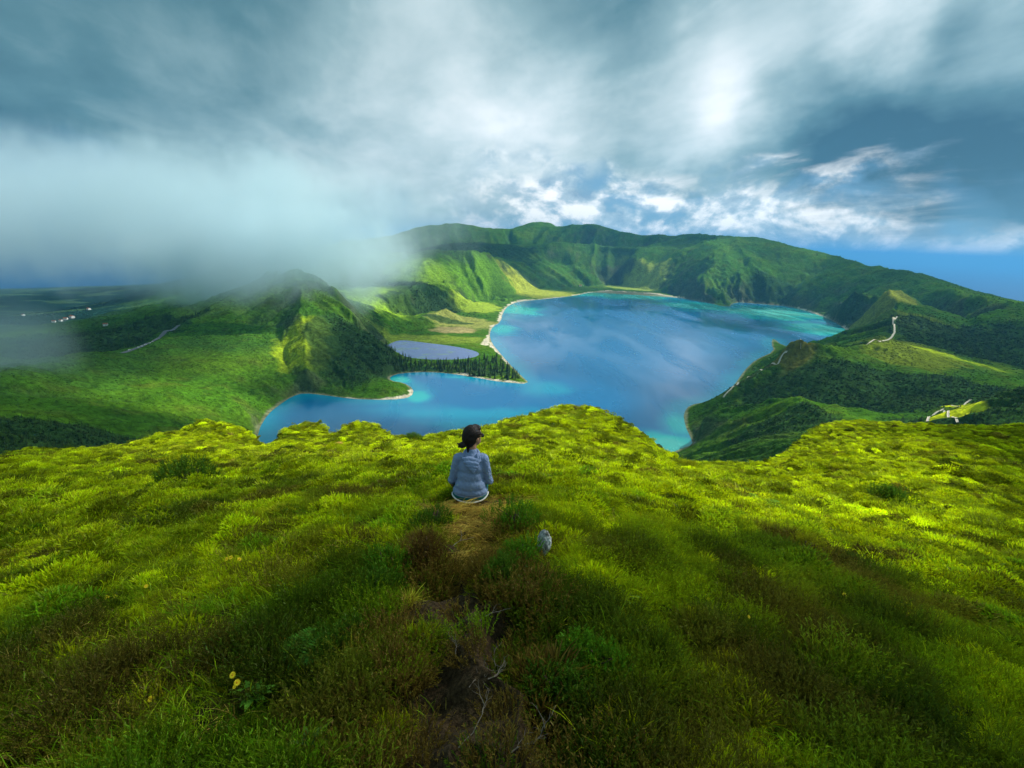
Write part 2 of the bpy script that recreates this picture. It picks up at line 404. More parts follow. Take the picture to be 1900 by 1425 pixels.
def far_h(x, y, fine=True):
    """terrain height of the far land at any place"""
    x = np.asarray(x, float); y = np.asarray(y, float)
    r = np.hypot(x, y); t = np.arctan2(x, y); l = np.log(np.maximum(r, 1))
    h = bil(H0, t, l); sd = bil(SD0, t, l); sp = bil(SP0, t, l); g = bil(GUL0, t, l); sl = bil(SLO0, t, l)
    dd = np.minimum(sd, sp)
    away = sstep(4, 70, dd)
    steep = sstep(0.08, 0.50, sl)
    h = h + away * steep * (g - .25) * np.minimum(r, 4200) * 0.0100
    h = h + away * (sstep(0.02, 0.25, sl) * (fbm(x / 210, y / 210, 4) * 20 + fbm(x / 700, y / 700, 2) * 34 * sstep(3000, 4200, r) + fbm(x / 45, y / 45, 3) * 5.0))
    if fine:
        h = h + sstep(2, 30, dd) * (0.25 + 0.75 * sstep(0.03, 0.2, sl)) * fbm(x / 9.0, y / 9.0, 3, 0.6) * np.clip(r / 1500, 0.5, 2.2) * 2.0
    bank = np.where(sd < 12, LAKE + np.clip(sd, -400, 12) * 0.12, h)
    w = sstep(4, 14, sd); h = np.where(sd < 14, bank * (1 - w) + h * w, h)
    pb = np.where(sp < 10, LAKE + 2 + np.clip(sp, -100, 10) * 0.10, h)
    w = sstep(3, 10, sp); h = np.where(sp < 10, pb * (1 - w) + h * w, h)
    return h

# ------------------------------------------------------------------ far terrain mesh
def seg_dist(P, x, y):
    best = np.full(x.shape, 1e18)
    for (ax, ay), (bx, by) in zip(P[:-1], P[1:]):
        dx, dy = bx - ax, by - ay; L = dx * dx + dy * dy + 1e-9
        t = np.clip(((x - ax) * dx + (y - ay) * dy) / L, 0, 1)
        best = np.minimum(best, (x - ax - t * dx) ** 2 + (y - ay - t * dy) ** 2)
    return np.sqrt(best)
def surf(px, py, hf, d0=300.0, d1=9000.0, n=900):
    """where the view ray of a surveyed pixel meets a height function"""
    v = ray(px, py); v = v / math.hypot(v[0], v[1])
    d = np.exp(np.linspace(math.log(d0), math.log(d1), n))
    hz = hf(v[0] * d, v[1] * d); below = np.nonzero(hz > v[2] * d)[0]
    if len(below) == 0: return v * d1
    k = max(int(below[0]), 1)
    a = (v[2] * d - hz); f = a[k - 1] / (a[k - 1] - a[k] + 1e-9)
    dd = d[k - 1] + (d[k] - d[k - 1]) * min(max(f, 0), 1)
    return np.array([v[0] * dd, v[1] * dd, float(hf(np.array([v[0] * dd]), np.array([v[1] * dd]))[0])])
fh = lambda x, y: far_h(x, y, False)
SAND_PX = [[(900, 640), (908, 620), (914, 606), (929, 598), (933, 580), (944, 566), (965, 559), (1000, 556), (1060, 550), (1100, 541.5), (1130, 539.5), (1170, 541.5), (1215, 545), (1270, 554)],
           [(912, 636), (925, 652), (945, 675)], [(850, 696), (890, 703), (930, 710), (985, 714)], [(1475, 570), (1500, 577), (1540, 591)], [(1565, 607), (1592, 634)], [(640, 741), (700, 743), (764, 736), (768, 724)], [(1340, 737), (1350, 736)]]
FIELD_SUN = [((880, 570), 150, 260, (.26, .36, .03)), ((860, 600), 190, 150, (.20, .22, .05)), ((840, 612), 110, 80, (.30, .25, .10)), ((1000, 545), 380, 330, (.26, .30, .03)), ((1180, 533), 300, 240, (.20, .27, .04)), ((705, 556), 190, 300, (.19, .32, .02)), ((800, 630), 260, 90, (.14, .20, .02)), ((565, 620), 90, 160, (.20, .28, .01)), ((1700, 590), 160, 240, (.10, .15, .01)), ((1690, 645), 120, 200, (.11, .15, .01)), ((1735, 652), 60, 40, (.24, .32, .01)), ((1800, 672), 70, 40, (.17, .25, .01)), ((1764, 772), 30, 34, (.46, .52, .01)), ((1778, 754), 22, 26, (.44, .50, .01)), ((1480, 635), 50, 70, (.14, .14, .02)), ((640, 480), 500, 500, (.05, .13, .02)), ((400, 560), 380, 220, (.10, .20, .03)), ((450, 530), 240, 260, (.13, .22, .03)), ((1650, 545), 200, 220, (.14, .17, .02)), ((780, 500), 260, 300, (.12, .22, .015)), ((900, 510), 300, 400, (.09, .20, .012))]  # field colours; a few patches also paint in sunlight breaking through cloud
WOOD_SHADE = [((790, 545), 230, 230), ((745, 560), 130, 110), ((830, 597), 130, 40), ((640, 640), 120, 220), ((690, 650), 120, 120), ((880, 452), 700, 500), ((1430, 545), 200, 260), ((1560, 600), 110, 170), ((800, 688), 210, 45), ((900, 692), 90, 40), ((100, 815), 110, 90), ((250, 830), 120, 60), ((200, 640), 260, 320), ((1600, 720), 260, 180), ((1820, 640), 330, 420), ((1850, 745), 130, 120), ((1450, 790), 90, 90)]  # woods; on some slopes the dark tint also paints in cloud shadow
def blob(c, rx, ry, x, y, hf=None):
    p = surf(*c, hf or fh); a = math.atan2(p[0], p[1])
    dx, dy = x - p[0], y - p[1]
    u = dx * math.cos(a) - dy * math.sin(a); v = dx * math.sin(a) + dy * math.cos(a)
    q = np.sqrt((u / rx) ** 2 + (v / ry) ** 2)
    return q
def hill_tint(x, y, h):
    """tint of the far land at any place, with some sun and shade painted in"""
    n1 = fbm(x / 260, y / 260, 4); n2 = fbm(x / 60 + 9, y / 60, 4); n3 = fbm(x / 600 - 4, y / 600, 3)
    t_ = np.arctan2(x, y); l_ = np.log(np.hypot(x, y)); rr = np.hypot(x, y)
    sl = bil(SLO0, t_, l_); sd = bil(SD0, t_, l_); sp = bil(SP0, t_, l_); gl = bil(GUL0, t_, l_)
    c = np.empty((len(x), 3)); c[:] = (.042, .115, .006)
    def lay(w, rgb):
        nonlocal c
        w = np.clip(w, 0, 1)[:, None]; c = c * (1 - w) + np.array(rgb) * w
    lay(sstep(-.1, .5, n1) * .7, (.080, .150, .006))
    lay(sstep(.0, .5, n2) * .45, (.075, .090, .012))
    lay(sstep(.05, .5, n3) * .5, (.035, .085, .018))
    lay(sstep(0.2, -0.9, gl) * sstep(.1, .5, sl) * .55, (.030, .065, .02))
    lay(sstep(.55, 1.1, sl + .3 * n2) * .5, (.07, .07, .05))
    plain = sstep(-340, -420, h + 40 * n1) * (x < -600)
    pf = fbm(x / 420, y / 160, 2)
    lay(plain * 1.0, (.014, .045, .035)); lay(plain * sstep(.12, .3, pf) * .8, (.06, .12, .05))  # dark blue tint paints cloud shade and mist onto the plain
    for cc, rx, ry, rgb in FIELD_SUN:
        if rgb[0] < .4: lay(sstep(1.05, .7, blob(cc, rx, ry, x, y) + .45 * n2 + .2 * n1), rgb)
    for cc, rx, ry in WOOD_SHADE:
        q = blob(cc, rx, ry, x, y) + .35 * n2 + .25 * n1
        lay(sstep(1.0, .75, q) * .85, (.022, .055, .014))
    for cc, rx, ry, rgb in FIELD_SUN:
        if rgb[0] >= .4: lay(sstep(1.05, .85, blob(cc, rx, ry, x, y) + .5 * n2), rgb)
    for P in SAND_PX:
        W = np.array([at_z(a, b, LAKE)[:2] for a, b in P]); dd = seg_dist(W, x, y)
        wdt = np.clip(rr * 0.0050, 8, 17) * (1 + .35 * n2) * (1.9 if P[0] == (850, 696) else 1) * np.clip(.9 + 1.5 * n2 + 1.2 * n1, .2, 1.8)
        lay(sstep(wdt * 1.25, wdt * .9, dd) * (h < LAKE + 5.5), (.50, .46, .34))
    lay(sstep(9, 3, sd + 5 * n2) * .6 * (h < LAKE + 4), (.24, .22, .15))
    return c
def build_far():
    nt, nr = 1180, 1150
    th = np.linspace(TH0, TH1, nt); lr = np.linspace(LR0, LR1 - 0.4, nr)
    T, L = np.meshgrid(th, lr); r = np.exp(L); x = (r * np.sin(T)).ravel(); y = (r * np.cos(T)).ravel()
    h = far_h(x, y)
    o = mesh_from('hills', np.stack([x, y, h], 1), grid_faces(nr, nt)[:, ::-1])
    tag(o, 'green volcanic hills and crater walls round the lake', None, kind='structure')
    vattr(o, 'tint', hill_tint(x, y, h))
    m, t, out = new_mat('hill_cover')
    a = t.attr('tint').outputs['Color']
    geo = t.add('ShaderNodeNewGeometry').outputs['Position']
    k = t.noise(geo, 0.10, 5, 0.65); k2 = t.noise(geo, 0.022, 4, 0.6)
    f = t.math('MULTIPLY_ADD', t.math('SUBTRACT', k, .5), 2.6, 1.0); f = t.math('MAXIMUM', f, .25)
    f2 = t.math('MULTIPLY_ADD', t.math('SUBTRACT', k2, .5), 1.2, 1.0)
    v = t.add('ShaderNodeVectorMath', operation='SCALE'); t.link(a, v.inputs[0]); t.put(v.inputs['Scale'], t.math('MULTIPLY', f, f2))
    bp = t.add('ShaderNodeBump'); bp.inputs['Strength'].default_value = 0.8; bp.inputs['Distance'].default_value = 6.0; t.link(k, bp.inputs['Height'])
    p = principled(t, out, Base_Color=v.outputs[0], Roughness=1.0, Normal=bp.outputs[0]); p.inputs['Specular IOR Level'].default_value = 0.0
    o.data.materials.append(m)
    return o
hills = build_far()

# ------------------------------------------------------------------ water
def build_water():
    nt, nr = 520, 420
    th = np.linspace(R(-40), R(38), nt); lr = np.linspace(math.log(640), math.log(4100), nr)
    T, L = np.meshgrid(th, lr); r = np.exp(L); x = (r * np.sin(T)).ravel(); y = (r * np.cos(T)).ravel()
    sd = poly_sd(LAKE_S, x, y)
    fc = grid_faces(nr, nt)[:, ::-1]; keep = (sd[fc] < 14).all(1); fc = fc[keep]
    used = np.unique(fc); mp = -np.ones(len(x), int); mp[used] = np.arange(len(used)); fc = mp[fc]
    x, y, sd = x[used], y[used], sd[used]
    o = mesh_from('lake', np.stack([x, y, np.full(len(x), LAKE)], 1), fc)
    tag(o, 'turquoise and deep blue crater lake', None, kind='structure')
    # shelf: how shallow the bottom is
    n = fbm(x / 160, y / 160, 4); n2 = fbm(x / 55, y / 55, 3)
    s = sstep(70, 0, -sd + 30 * n) * .34
    def sh(px, py, rx, ry, amt):
        nonlocal s
        p = at_z(px, py, LAKE); a = math.atan2(p[0], p[1]); dx, dy = x - p[0], y - p[1]
        u = dx * math.cos(a) - dy * math.sin(a); v = dx * math.sin(a) + dy * math.cos(a)
        s = np.maximum(s, amt * sstep(1.25, .25, np.sqrt((u / rx) ** 2 + (v / ry) ** 2) + .5 * n + .2 * n2))
    for q in [(1130, 547, 700, 330, .85), (1300, 568, 350, 330, .8), (1440, 580, 420, 500, .95), (1540, 612, 260, 300, .85), (960, 575, 180, 330, .7), (930, 610, 90, 200, .6), (1240, 825, 95, 95, .85), (1262, 790, 55, 110, .6),
              (880, 768, 240, 60, .34), (760, 760, 150, 45, .2), (940, 790, 200, 60, .38), (1010, 720, 90, 80, .35), (740, 704, 50, 60, .8), (775, 735, 40, 60, .6), (870, 700, 130, 12, .5)]: sh(*q)
    vattr(o, 'shelf', np.clip(s, 0, 1))
    m, t, out = new_mat('lake_water')
    a = t.attr('shelf').outputs['Fac']
    c = t.ramp(a, [(0.0, (.001, .100, .235)), (0.35, (.001, .175, .28)), (.7, (.008, .33, .31)), (1.0, (.08, .38, .32))])
    geo = t.add('ShaderNodeNewGeometry').outputs['Position']
    st = t.add('ShaderNodeMapping'); t.link(geo, st.inputs[0]); st.inputs['Scale'].default_value = (0.004, 0.0012, 1); st.inputs['Rotation'].default_value = (0, 0, R(62))
    gust = t.noise(st.outputs[0], 1.6, 5, .55, .6)
    w = t.noise(geo, 0.035, 2, .5)
    bp = t.add('ShaderNodeBump'); bp.inputs['Strength'].default_value = 0.10; bp.inputs['Distance'].default_value = 1.6; t.link(w, bp.inputs['Height'])
    rg = t.smooth(gust, .32, .66, .07, .30)
    p = principled(t, out, Base_Color=c, Roughness=rg, Normal=bp.outputs[0], IOR=1.33)
    o.data.materials.append(m)
    P = POND_S * 1.0; ctr = P.mean(0); Q = ctr + (P - ctr) * 1.05
    pv = [(q[0], q[1], LAKE + 2) for q in Q] + [(ctr[0], ctr[1], LAKE + 2)]
    pf = [(i, (i + 1) % len(Q), len(Q)) for i in range(len(Q))]
    m2, t, out = new_mat('pond_water')
    geo = t.add('ShaderNodeNewGeometry').outputs['Position']
    k = t.smooth(t.noise(geo, .018, 4, .55), .52, .68)
    c = t.mix(k, (.05, .10, .26), (.07, .15, .16)); w = t.noise(geo, 0.2, 3, .6)
    bp = t.add('ShaderNodeBump'); bp.inputs['Strength'].default_value = 0.15; bp.inputs['Distance'].default_value = 0.6; t.link(w, bp.inputs['Height'])
    principled(t, out, Base_Color=c, Roughness=.12, Normal=bp.outputs[0], IOR=1.33)
    po = mesh_from('pond', pv, pf, m2); tag(po, 'small shallow lilac pond behind the wooded spit', None, kind='structure')
    if po.data.polygons[0].normal.z < 0: po.data.flip_normals()
    # open sea
    rs = np.exp(np.linspace(math.log(1500), math.log(160000), 40)); ts = np.linspace(0, 2 * np.pi, 121)
    TT, RR = np.meshgrid(ts, rs)
    so = mesh_from('sea', np.stack([(RR * np.sin(TT)).ravel(), (RR * np.cos(TT)).ravel(), np.full(TT.size, SEA)], 1), grid_faces(40, 121)[:, ::-1])
    tag(so, 'open blue sea reaching the horizon', None, kind='structure')
    m3, t, out = new_mat('sea_water')
    geo = t.add('ShaderNodeNewGeometry').outputs['Position']; w = t.noise(geo, .02, 4, .6)
    bp = t.add('ShaderNodeBump'); bp.inputs['Strength'].default_value = 0.5; bp.inputs['Distance'].default_value = 6; t.link(w, bp.inputs['Height'])
    principled(t, out, Base_Color=(.001, .055, .16), Roughness=.5, Normal=bp.outputs[0], IOR=1.1)
    so.data.materials.append(m3)
build_water()

# ------------------------------------------------------------------ the near hillside
CREST = [(-150,870,60),(0,850,70),(30,838,75),(60,834,80),(120,832,84),(150,830,85),(250,828,80),(300,826,72),(330,826,66),(355,813,60),(378,797,58),(400,800,58),(430,803,57),(455,812,56),(475,824,55),(497,838,56),(512,828,58),(530,803,60),(565,793,62),(590,800,60),(608,813,58),(625,811,56),(655,795,54),(680,796,53),(700,799,52),(735,812,50),(780,824,46),(815,810,45),(850,803,44),(900,795,43),(930,788,42),(960,780,42),(1000,770,41),(1030,762,41),(1060,758,40),(1085,759,40),(1105,762,39),(1130,773,38),(1150,785,37),(1190,815,36),(1210,832,36),(1225,846,36),(1250,855,37),(1275,865,38),(1300,871,39),(1340,862,41),(1390,862,46),(1430,856,52),(1450,846,58),(1465,834,66),(1482,815,74),(1500,801,80),(1530,785,88),(1560,779,92),(1600,775,95),(1700,778,95),(1760,783,90),(1830,787,85),(1900,783,80),(2050,780,70)]
def _tan(px, py):
    v = ray(px, py); return math.atan2(v[0], v[1]), -v[2] / math.hypot(v[0], v[1])
CREST = [(x, y + 8 + (3 if x > 1560 else 0), d) for x, y, d in CREST]
CT = np.array([(*_tan(x, y), d) for x, y, d in CREST]) 
def near_plane(x, y): return -(1.55 + 0.225 * y + 0.19 * (np.sqrt(x * x + 0.5) - .70))
def _ctrl():
    P = []
    for x, y, d in CREST[::2] + [CREST[-1]]:
        t_, k = _tan(x, y); P.append((t_, math.log(d), k))
    for px in (-250, 100, 475, 870, 1100, 1425, 1750, 2150):
        for py in (1560, 1350, 1150, 1000):
            v = ray(px, py); d = 1.0
            for _ in range(60):
                z = near_plane(v[0] * d, v[1] * d); d = z / v[2] if v[2] else d
            dd = d * math.hypot(v[0], v[1]); P.append((math.atan2(v[0], v[1]), math.log(dd), -z / dd))
    for px, py, d in [(300, 880, 22), (100, 880, 25), (120, 850, 48), (620, 870, 17), (640, 832, 30), (880, 862, 11), (900, 826, 22), (1050, 860, 13.5), (1060, 800, 24), (1200, 890, 14), (1300, 905, 19), (1330, 884, 27),
                      (1420, 912, 21), (1530, 945, 15), (1650, 900, 22), (1800, 880, 25), (1600, 840, 40), (1800, 835, 40), (1500, 850, 46), (400, 845, 34), (250, 845, 44)]:
        t_, k = _tan(px, py); P.append((t_, math.log(d), k))
    return np.array(P)
def _tps():
    P = _ctrl(); q = P[:, :2] * np.array([2.2, 1.0]); n = len(q)
    def U(d2): return 0.5 * d2 * np.log(d2 + 1e-12)
    D = ((q[:, None] - q[None]) ** 2).sum(-1)
    A = np.zeros((n + 3, n + 3)); A[:n, :n] = U(D) + np.eye(n) * 0.004
    A[:n, n] = 1; A[:n, n + 1:] = q; A[n:, :n] = A[:n, n:].T
    w = np.linalg.solve(A, np.concatenate([P[:, 2], np.zeros(3)]))
    def f(t, l):
        a = t * 2.2; s = w[n] + w[n + 1] * a + w[n + 2] * l
        for i in range(n): s = s + w[i] * U((a - q[i, 0]) ** 2 + (l - q[i, 1]) ** 2)
        return s
    return f
TPS = _tps()
def near_base(x, y):
    d = np.hypot(x, y); t = np.arctan2(x, y); l = np.log(np.clip(d, 1.2, 140))
    tc = np.clip(t, CT[0, 0], CT[-1, 0])
    D = np.interp(tc, CT[:, 0], CT[:, 2]); K = np.interp(tc, CT[:, 0], CT[:, 1])
    k = TPS(tc, np.minimum(l, np.log(D)))
    # meet the crest line exactly
    kc = TPS(tc, np.log(D)); e = (K - kc) * sstep(.55, 1.0, d / D)
    front = -(k + e) * d
    s = np.maximum(d - D, 0)
    z = np.where(d <= D, front, -K * d - 0.55 * s * s / (s + 5))
    bl = sstep(R(52), R(75), np.abs(t)); bl = np.maximum(bl, sstep(1.9, 1.3, d))
    return z * (1 - bl) + near_plane(x, np.clip(y, -400, None) if np.ndim(y) else y) * bl
MOUNDS = [(*at_d(px, py, d)[:2], r, h) for px, py, d, r, h in [(394, 806, 56, 4.2, 1.3), (568, 800, 59, 3.6, 1.1), (668, 802, 53, 3.6, .8), (300, 900, 20, 1.6, .35), (1180, 900, 14, 1.5, .3), (1560, 900, 24, 2.5, .5), (1380, 960, 12, 1.2, .25), (560, 930, 12, 1.2, .25)]]
def near_h(x, y, bumps=True):
    x = np.asarray(x, float); y = np.asarray(y, float)
    d = np.hypot(x, y); z = near_base(x, y)
    z = z + sstep(3, 14, d) * 0.22 * fbm(x / 4.5, y / 4.5, 3) + sstep(15, 40, d) * .35 * fbm(x / 9, y / 9, 3)
    for c in MOUNDS: z = z + c[3] * np.exp(-((x - c[0]) ** 2 + (y - c[1]) ** 2) / c[2] ** 2)
    if bumps:
        z = z + 0.21 * (.4 - np.abs(fbm(x / .62 + 5, y / .62, 3) * 1.6)) + 0.05 * np.abs(fbm(x / .3, y / .3, 2)) + sstep(7, 22, d) * .62 * (0.4 - np.abs(fbm(x / 1.5, y / 1.5, 3) * 1.5)) + sstep(12, 30, d) * .7 * (.3 - np.abs(fbm(x / 5.5 + 8, y / 5.5, 2) * 1.4))
    return z
nh = lambda x, y: near_h(x, y)
def nsurf(px, py): return surf(px, py, nh, 1.0, 150.0, 700)
def build_near():
    ti = np.arange(-56, 56.01, 0.19); tb = np.arange(60, 301, 6.0)
    th = np.radians(np.concatenate([ti, tb])); 
    lr = np.concatenate([np.linspace(math.log(.12), math.log(1.2), 30)[:-1], np.linspace(math.log(1.2), math.log(110), 660), np.linspace(math.log(110), math.log(430), 50)[1:]])
    T, L = np.meshgrid(th, lr); r = np.exp(L); x = (r * np.sin(T)).ravel(); y = (r * np.cos(T)).ravel()
    z = near_h(x, y)
    n = len(th); i = np.arange(len(lr) * n).reshape(len(lr), n)
    j = np.concatenate([np.arange(n), [0]])
    ii = i[:, j]
    fc = np.stack([ii[:-1, :-1], ii[1:, :-1], ii[1:, 1:], ii[:-1, 1:]], -1).reshape(-1, 4)
    o = mesh_from('hillside', np.stack([x, y, z], 1), fc)
    tag(o, 'steep grassy hillside under the seated person', None, kind='structure')
    pw = np.array([nsurf(*p)[:2] for p in PATH_PX]); vattr(o, 'bare', sstep(.42, .2, seg_dist(pw, x, y) + .12 * fbm(x / .3, y / .3, 3)))
    return o
PATH_PX = [(870, 1500), (868, 1425), (880, 1330), (875, 1240), (855, 1150), (850, 1080), (868, 1010), (885, 960), (880, 925)]
hillside = build_near()
def build_soil_mat():
    m, t, out = new_mat('mossy_soil')
    geo = t.add('ShaderNodeNewGeometry').outputs['Position']
    k = t.noise(geo, 1.3, 6, .62); k2 = t.noise(geo, 14.0, 5, .65)
    a = t.ramp(k, [(.30, (.030, .020, .007)), (.48, (.030, .036, .005)), (.62, (.055, .062, .006)), (.8, (.09, .075, .010))])
    c = t.mix(t.smooth(k2, .35, .62), (.012, .010, .004), a)
    k3 = t.noise(geo, 45.0, 5, .7); soil = t.ramp(k3, [(.3, (.016, .009, .005)), (.5, (.045, .030, .014)), (.68, (.095, .062, .03)), (.85, (.19, .13, .07))])
    c = t.mix(t.attr('bare').outputs['Fac'], c, soil)
    bp = t.add('ShaderNodeBump'); bp.inputs['Strength'].default_value = 1.0; bp.inputs['Distance'].default_value = .05; t.link(k2, bp.inputs['Height'])
    p = principled(t, out, Base_Color=c, Roughness=.95, Normal=bp.outputs[0]); p.inputs['Specular IOR Level'].default_value = .1
    hillside.data.materials.append(m)
build_soil_mat()

# ------------------------------------------------------------------ plant meshes
class PM:
    """collects leaf-sized quads with a per-vertex 'age' (0 base .. 1 tip)"""
    def __init__(s): s.v = []; s.f = []; s.a = []
    def strip(s, pts, w, age0=0.0, age1=1.0, side=None):
        pts = [np.asarray(p, float) for p in pts]; n = len(pts); b = len(s.v)
        d = pts[-1] - pts[0]
        if side is None:
            side = np.cross(d, [random.uniform(-1, 1), random.uniform(-1, 1), random.uniform(-.3, .3)])
        side = side / (np.linalg.norm(side) + 1e-9)
        for i, p in enumerate(pts):
            k = i / (n - 1); ww = w[i] if isinstance(w, (list, tuple)) else w * (1 - .85 * k)
            s.v += [p - side * ww / 2, p + side * ww / 2]; s.a += [age0 + (age1 - age0) * k] * 2
            if i: s.f.append((b + 2 * i - 2, b + 2 * i - 1, b + 2 * i + 1, b + 2 * i))
    def build(s, name, mat, parent=None, link=True):
        V = np.array(s.v, np.float32); Fq = np.array(s.f, np.int32)
        o = mesh_from(name, V, Fq, mat, smooth=False, parent=parent); vattr(o, 'age', np.array(s.a))
        if not link: col.objects.unlink(o)
        return o
def rdir(spread):
    a = random.uniform(0, 2 * math.pi); t = random.uniform(0, 1) ** .5 * spread
    return np.array([math.cos(a) * math.sin(t), math.sin(a) * math.sin(t), math.cos(t)])
def shoot(pm, base, d, ln, leaves=8, lw=.0042, ll=.011, wood=.0022):
    d = np.asarray(d) / np.linalg.norm(d); bend = np.array([random.uniform(-.25, .25), random.uniform(-.25, .25), .25])
    p = [base + d * ln * k + bend * ln * k * k * .4 for k in (0, .5, 1)]
    pm.strip(p, [wood, wood, wood * .6], .0, .4)
    for i in range(leaves):
        k = .25 + .75 * (i + random.random()) / leaves
        q = base + d * ln * k + bend * ln * k * k * .4
        o = np.cross(d, [random.uniform(-1, 1), random.uniform(-1, 1), random.uniform(-1, 1)]); o /= np.linalg.norm(o) + 1e-9
        o = o * .8 + d * .75
        pm.strip([q, q + o * ll * random.uniform(.7, 1.3)], [lw, lw * .5], k * .8, k)
def heather_clump(R0=.13, n=100, H=.12):
    pm = PM()
    for _ in range(n):
        d = rdir(1.0); b = np.array([d[0] * R0 * .75, d[1] * R0 * .75, -.02])
        shoot(pm, b, d * np.array([.55, .55, 1.0]), H * random.uniform(.55, 1.15), random.randint(7, 11))
    return pm
def grass_clump(n=70, L=.2, w=.0042, lean=(0, 0), R0=.08, droop=1.0):
    pm = PM()
    for _ in range(n):
        d = rdir(.75); d[:2] = d[:2] * .6 + np.array(lean) * random.uniform(.3, 1.5); ln = L * random.uniform(.45, 1.2)
        b = np.array([random.gauss(0, R0 * .5), random.gauss(0, R0 * .5), -.015]); h = np.array([d[0], d[1], 0])
        pts = [b + d * ln * k + (h * .55 - np.array([0, 0, .42])) * ln * k * k * droop for k in (0, .33, .66, 1)]
        pm.strip(pts, [w * .8, w, w * .75, w * .12], 0, 1)
    return pm
def cushion(n=430, R0=.15):
    pm = PM(); L = [(random.uniform(-.6, .6) * R0, random.uniform(-.6, .6) * R0, random.uniform(.45, .8)) for _ in range(5)]
    for _ in range(n):
        lx, ly, k = random.choice(L); d = rdir(1.35); b = np.array([lx, ly, -.02]) + d * R0 * np.array([.62, .62, .55]) * k; ln = random.uniform(.018, .042)
        dd = d + np.array([random.gauss(-.15, .3), random.gauss(0, .3), .35]); pm.strip([b - dd * ln * .5, b + dd * ln * .5, b + dd * ln + np.array([0, 0, -.004])], [.0042, .0046, .0012], 0, 1)
    return pm
def tussock(n=1500, R0=.32):
    """a rounded heath cushion of many short leafy tips"""
    pm = PM(); L = [(0, 0, .9)] + [(random.uniform(-.55, .55) * R0, random.uniform(-.55, .55) * R0, random.uniform(.45, .75)) for _ in range(6)]
    for _ in range(n):
        lx, ly, k = random.choice(L); d = rdir(1.5); b = np.array([lx, ly, -.03]) + d * R0 * np.array([.66, .66, .50]) * k * random.uniform(.86, 1.04); ln = random.uniform(.018, .036)
        dd = d * .8 + np.array([random.gauss(-.1, .45), random.gauss(0, .45), random.gauss(.25, .3)]); pm.strip([b - dd * ln * .4, b + dd * ln * .4, b + dd * ln], [.0075, .009, .002], 0, 1)
    return pm
def plant_mat(name, instanced=True, base=(.1, .15, .01), trans=.45, young=1.5, hue=0.12):
    m, t, out = new_mat(name)
    c = t.attr('tint', 'INSTANCER').outputs['Color'] if instanced else None
    if c is None:
        n = t.add('ShaderNodeRGB'); n.outputs[0].default_value = (*base, 1); c = n.outputs[0]
    age = t.attr('age').outputs['Fac']
    oi = t.add('ShaderNodeObjectInfo').outputs['Random']
    geo = t.add('ShaderNodeNewGeometry')
    ri = geo.outputs['Random Per Island']
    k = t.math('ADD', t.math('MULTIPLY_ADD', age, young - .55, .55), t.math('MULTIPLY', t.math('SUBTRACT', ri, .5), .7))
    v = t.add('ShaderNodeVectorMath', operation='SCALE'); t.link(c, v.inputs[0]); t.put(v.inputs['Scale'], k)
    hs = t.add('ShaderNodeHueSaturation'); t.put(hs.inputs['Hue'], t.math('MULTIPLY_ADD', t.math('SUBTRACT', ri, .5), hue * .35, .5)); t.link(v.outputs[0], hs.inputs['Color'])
    cc = hs.outputs[0]
    df = t.add('ShaderNodeBsdfDiffuse'); t.link(cc, df.inputs[0])
    tr = t.add('ShaderNodeBsdfTranslucent'); t.link(cc, tr.inputs[0])
    gl = t.add('ShaderNodeBsdfGlossy'); gl.inputs['Roughness'].default_value = .45; gl.inputs[0].default_value = (.9, .9, .8, 1)
    m1 = t.add('ShaderNodeMixShader'); m1.inputs[0].default_value = trans; t.link(df.outputs[0], m1.inputs[1]); t.link(tr.outputs[0], m1.inputs[2])
    m2 = t.add('ShaderNodeMixShader'); m2.inputs[0].default_value = .008; t.link(m1.outputs[0], m2.inputs[1]); t.link(gl.outputs[0], m2.inputs[2])
    t.link(m2.outputs[0], out.inputs[0])
    return m
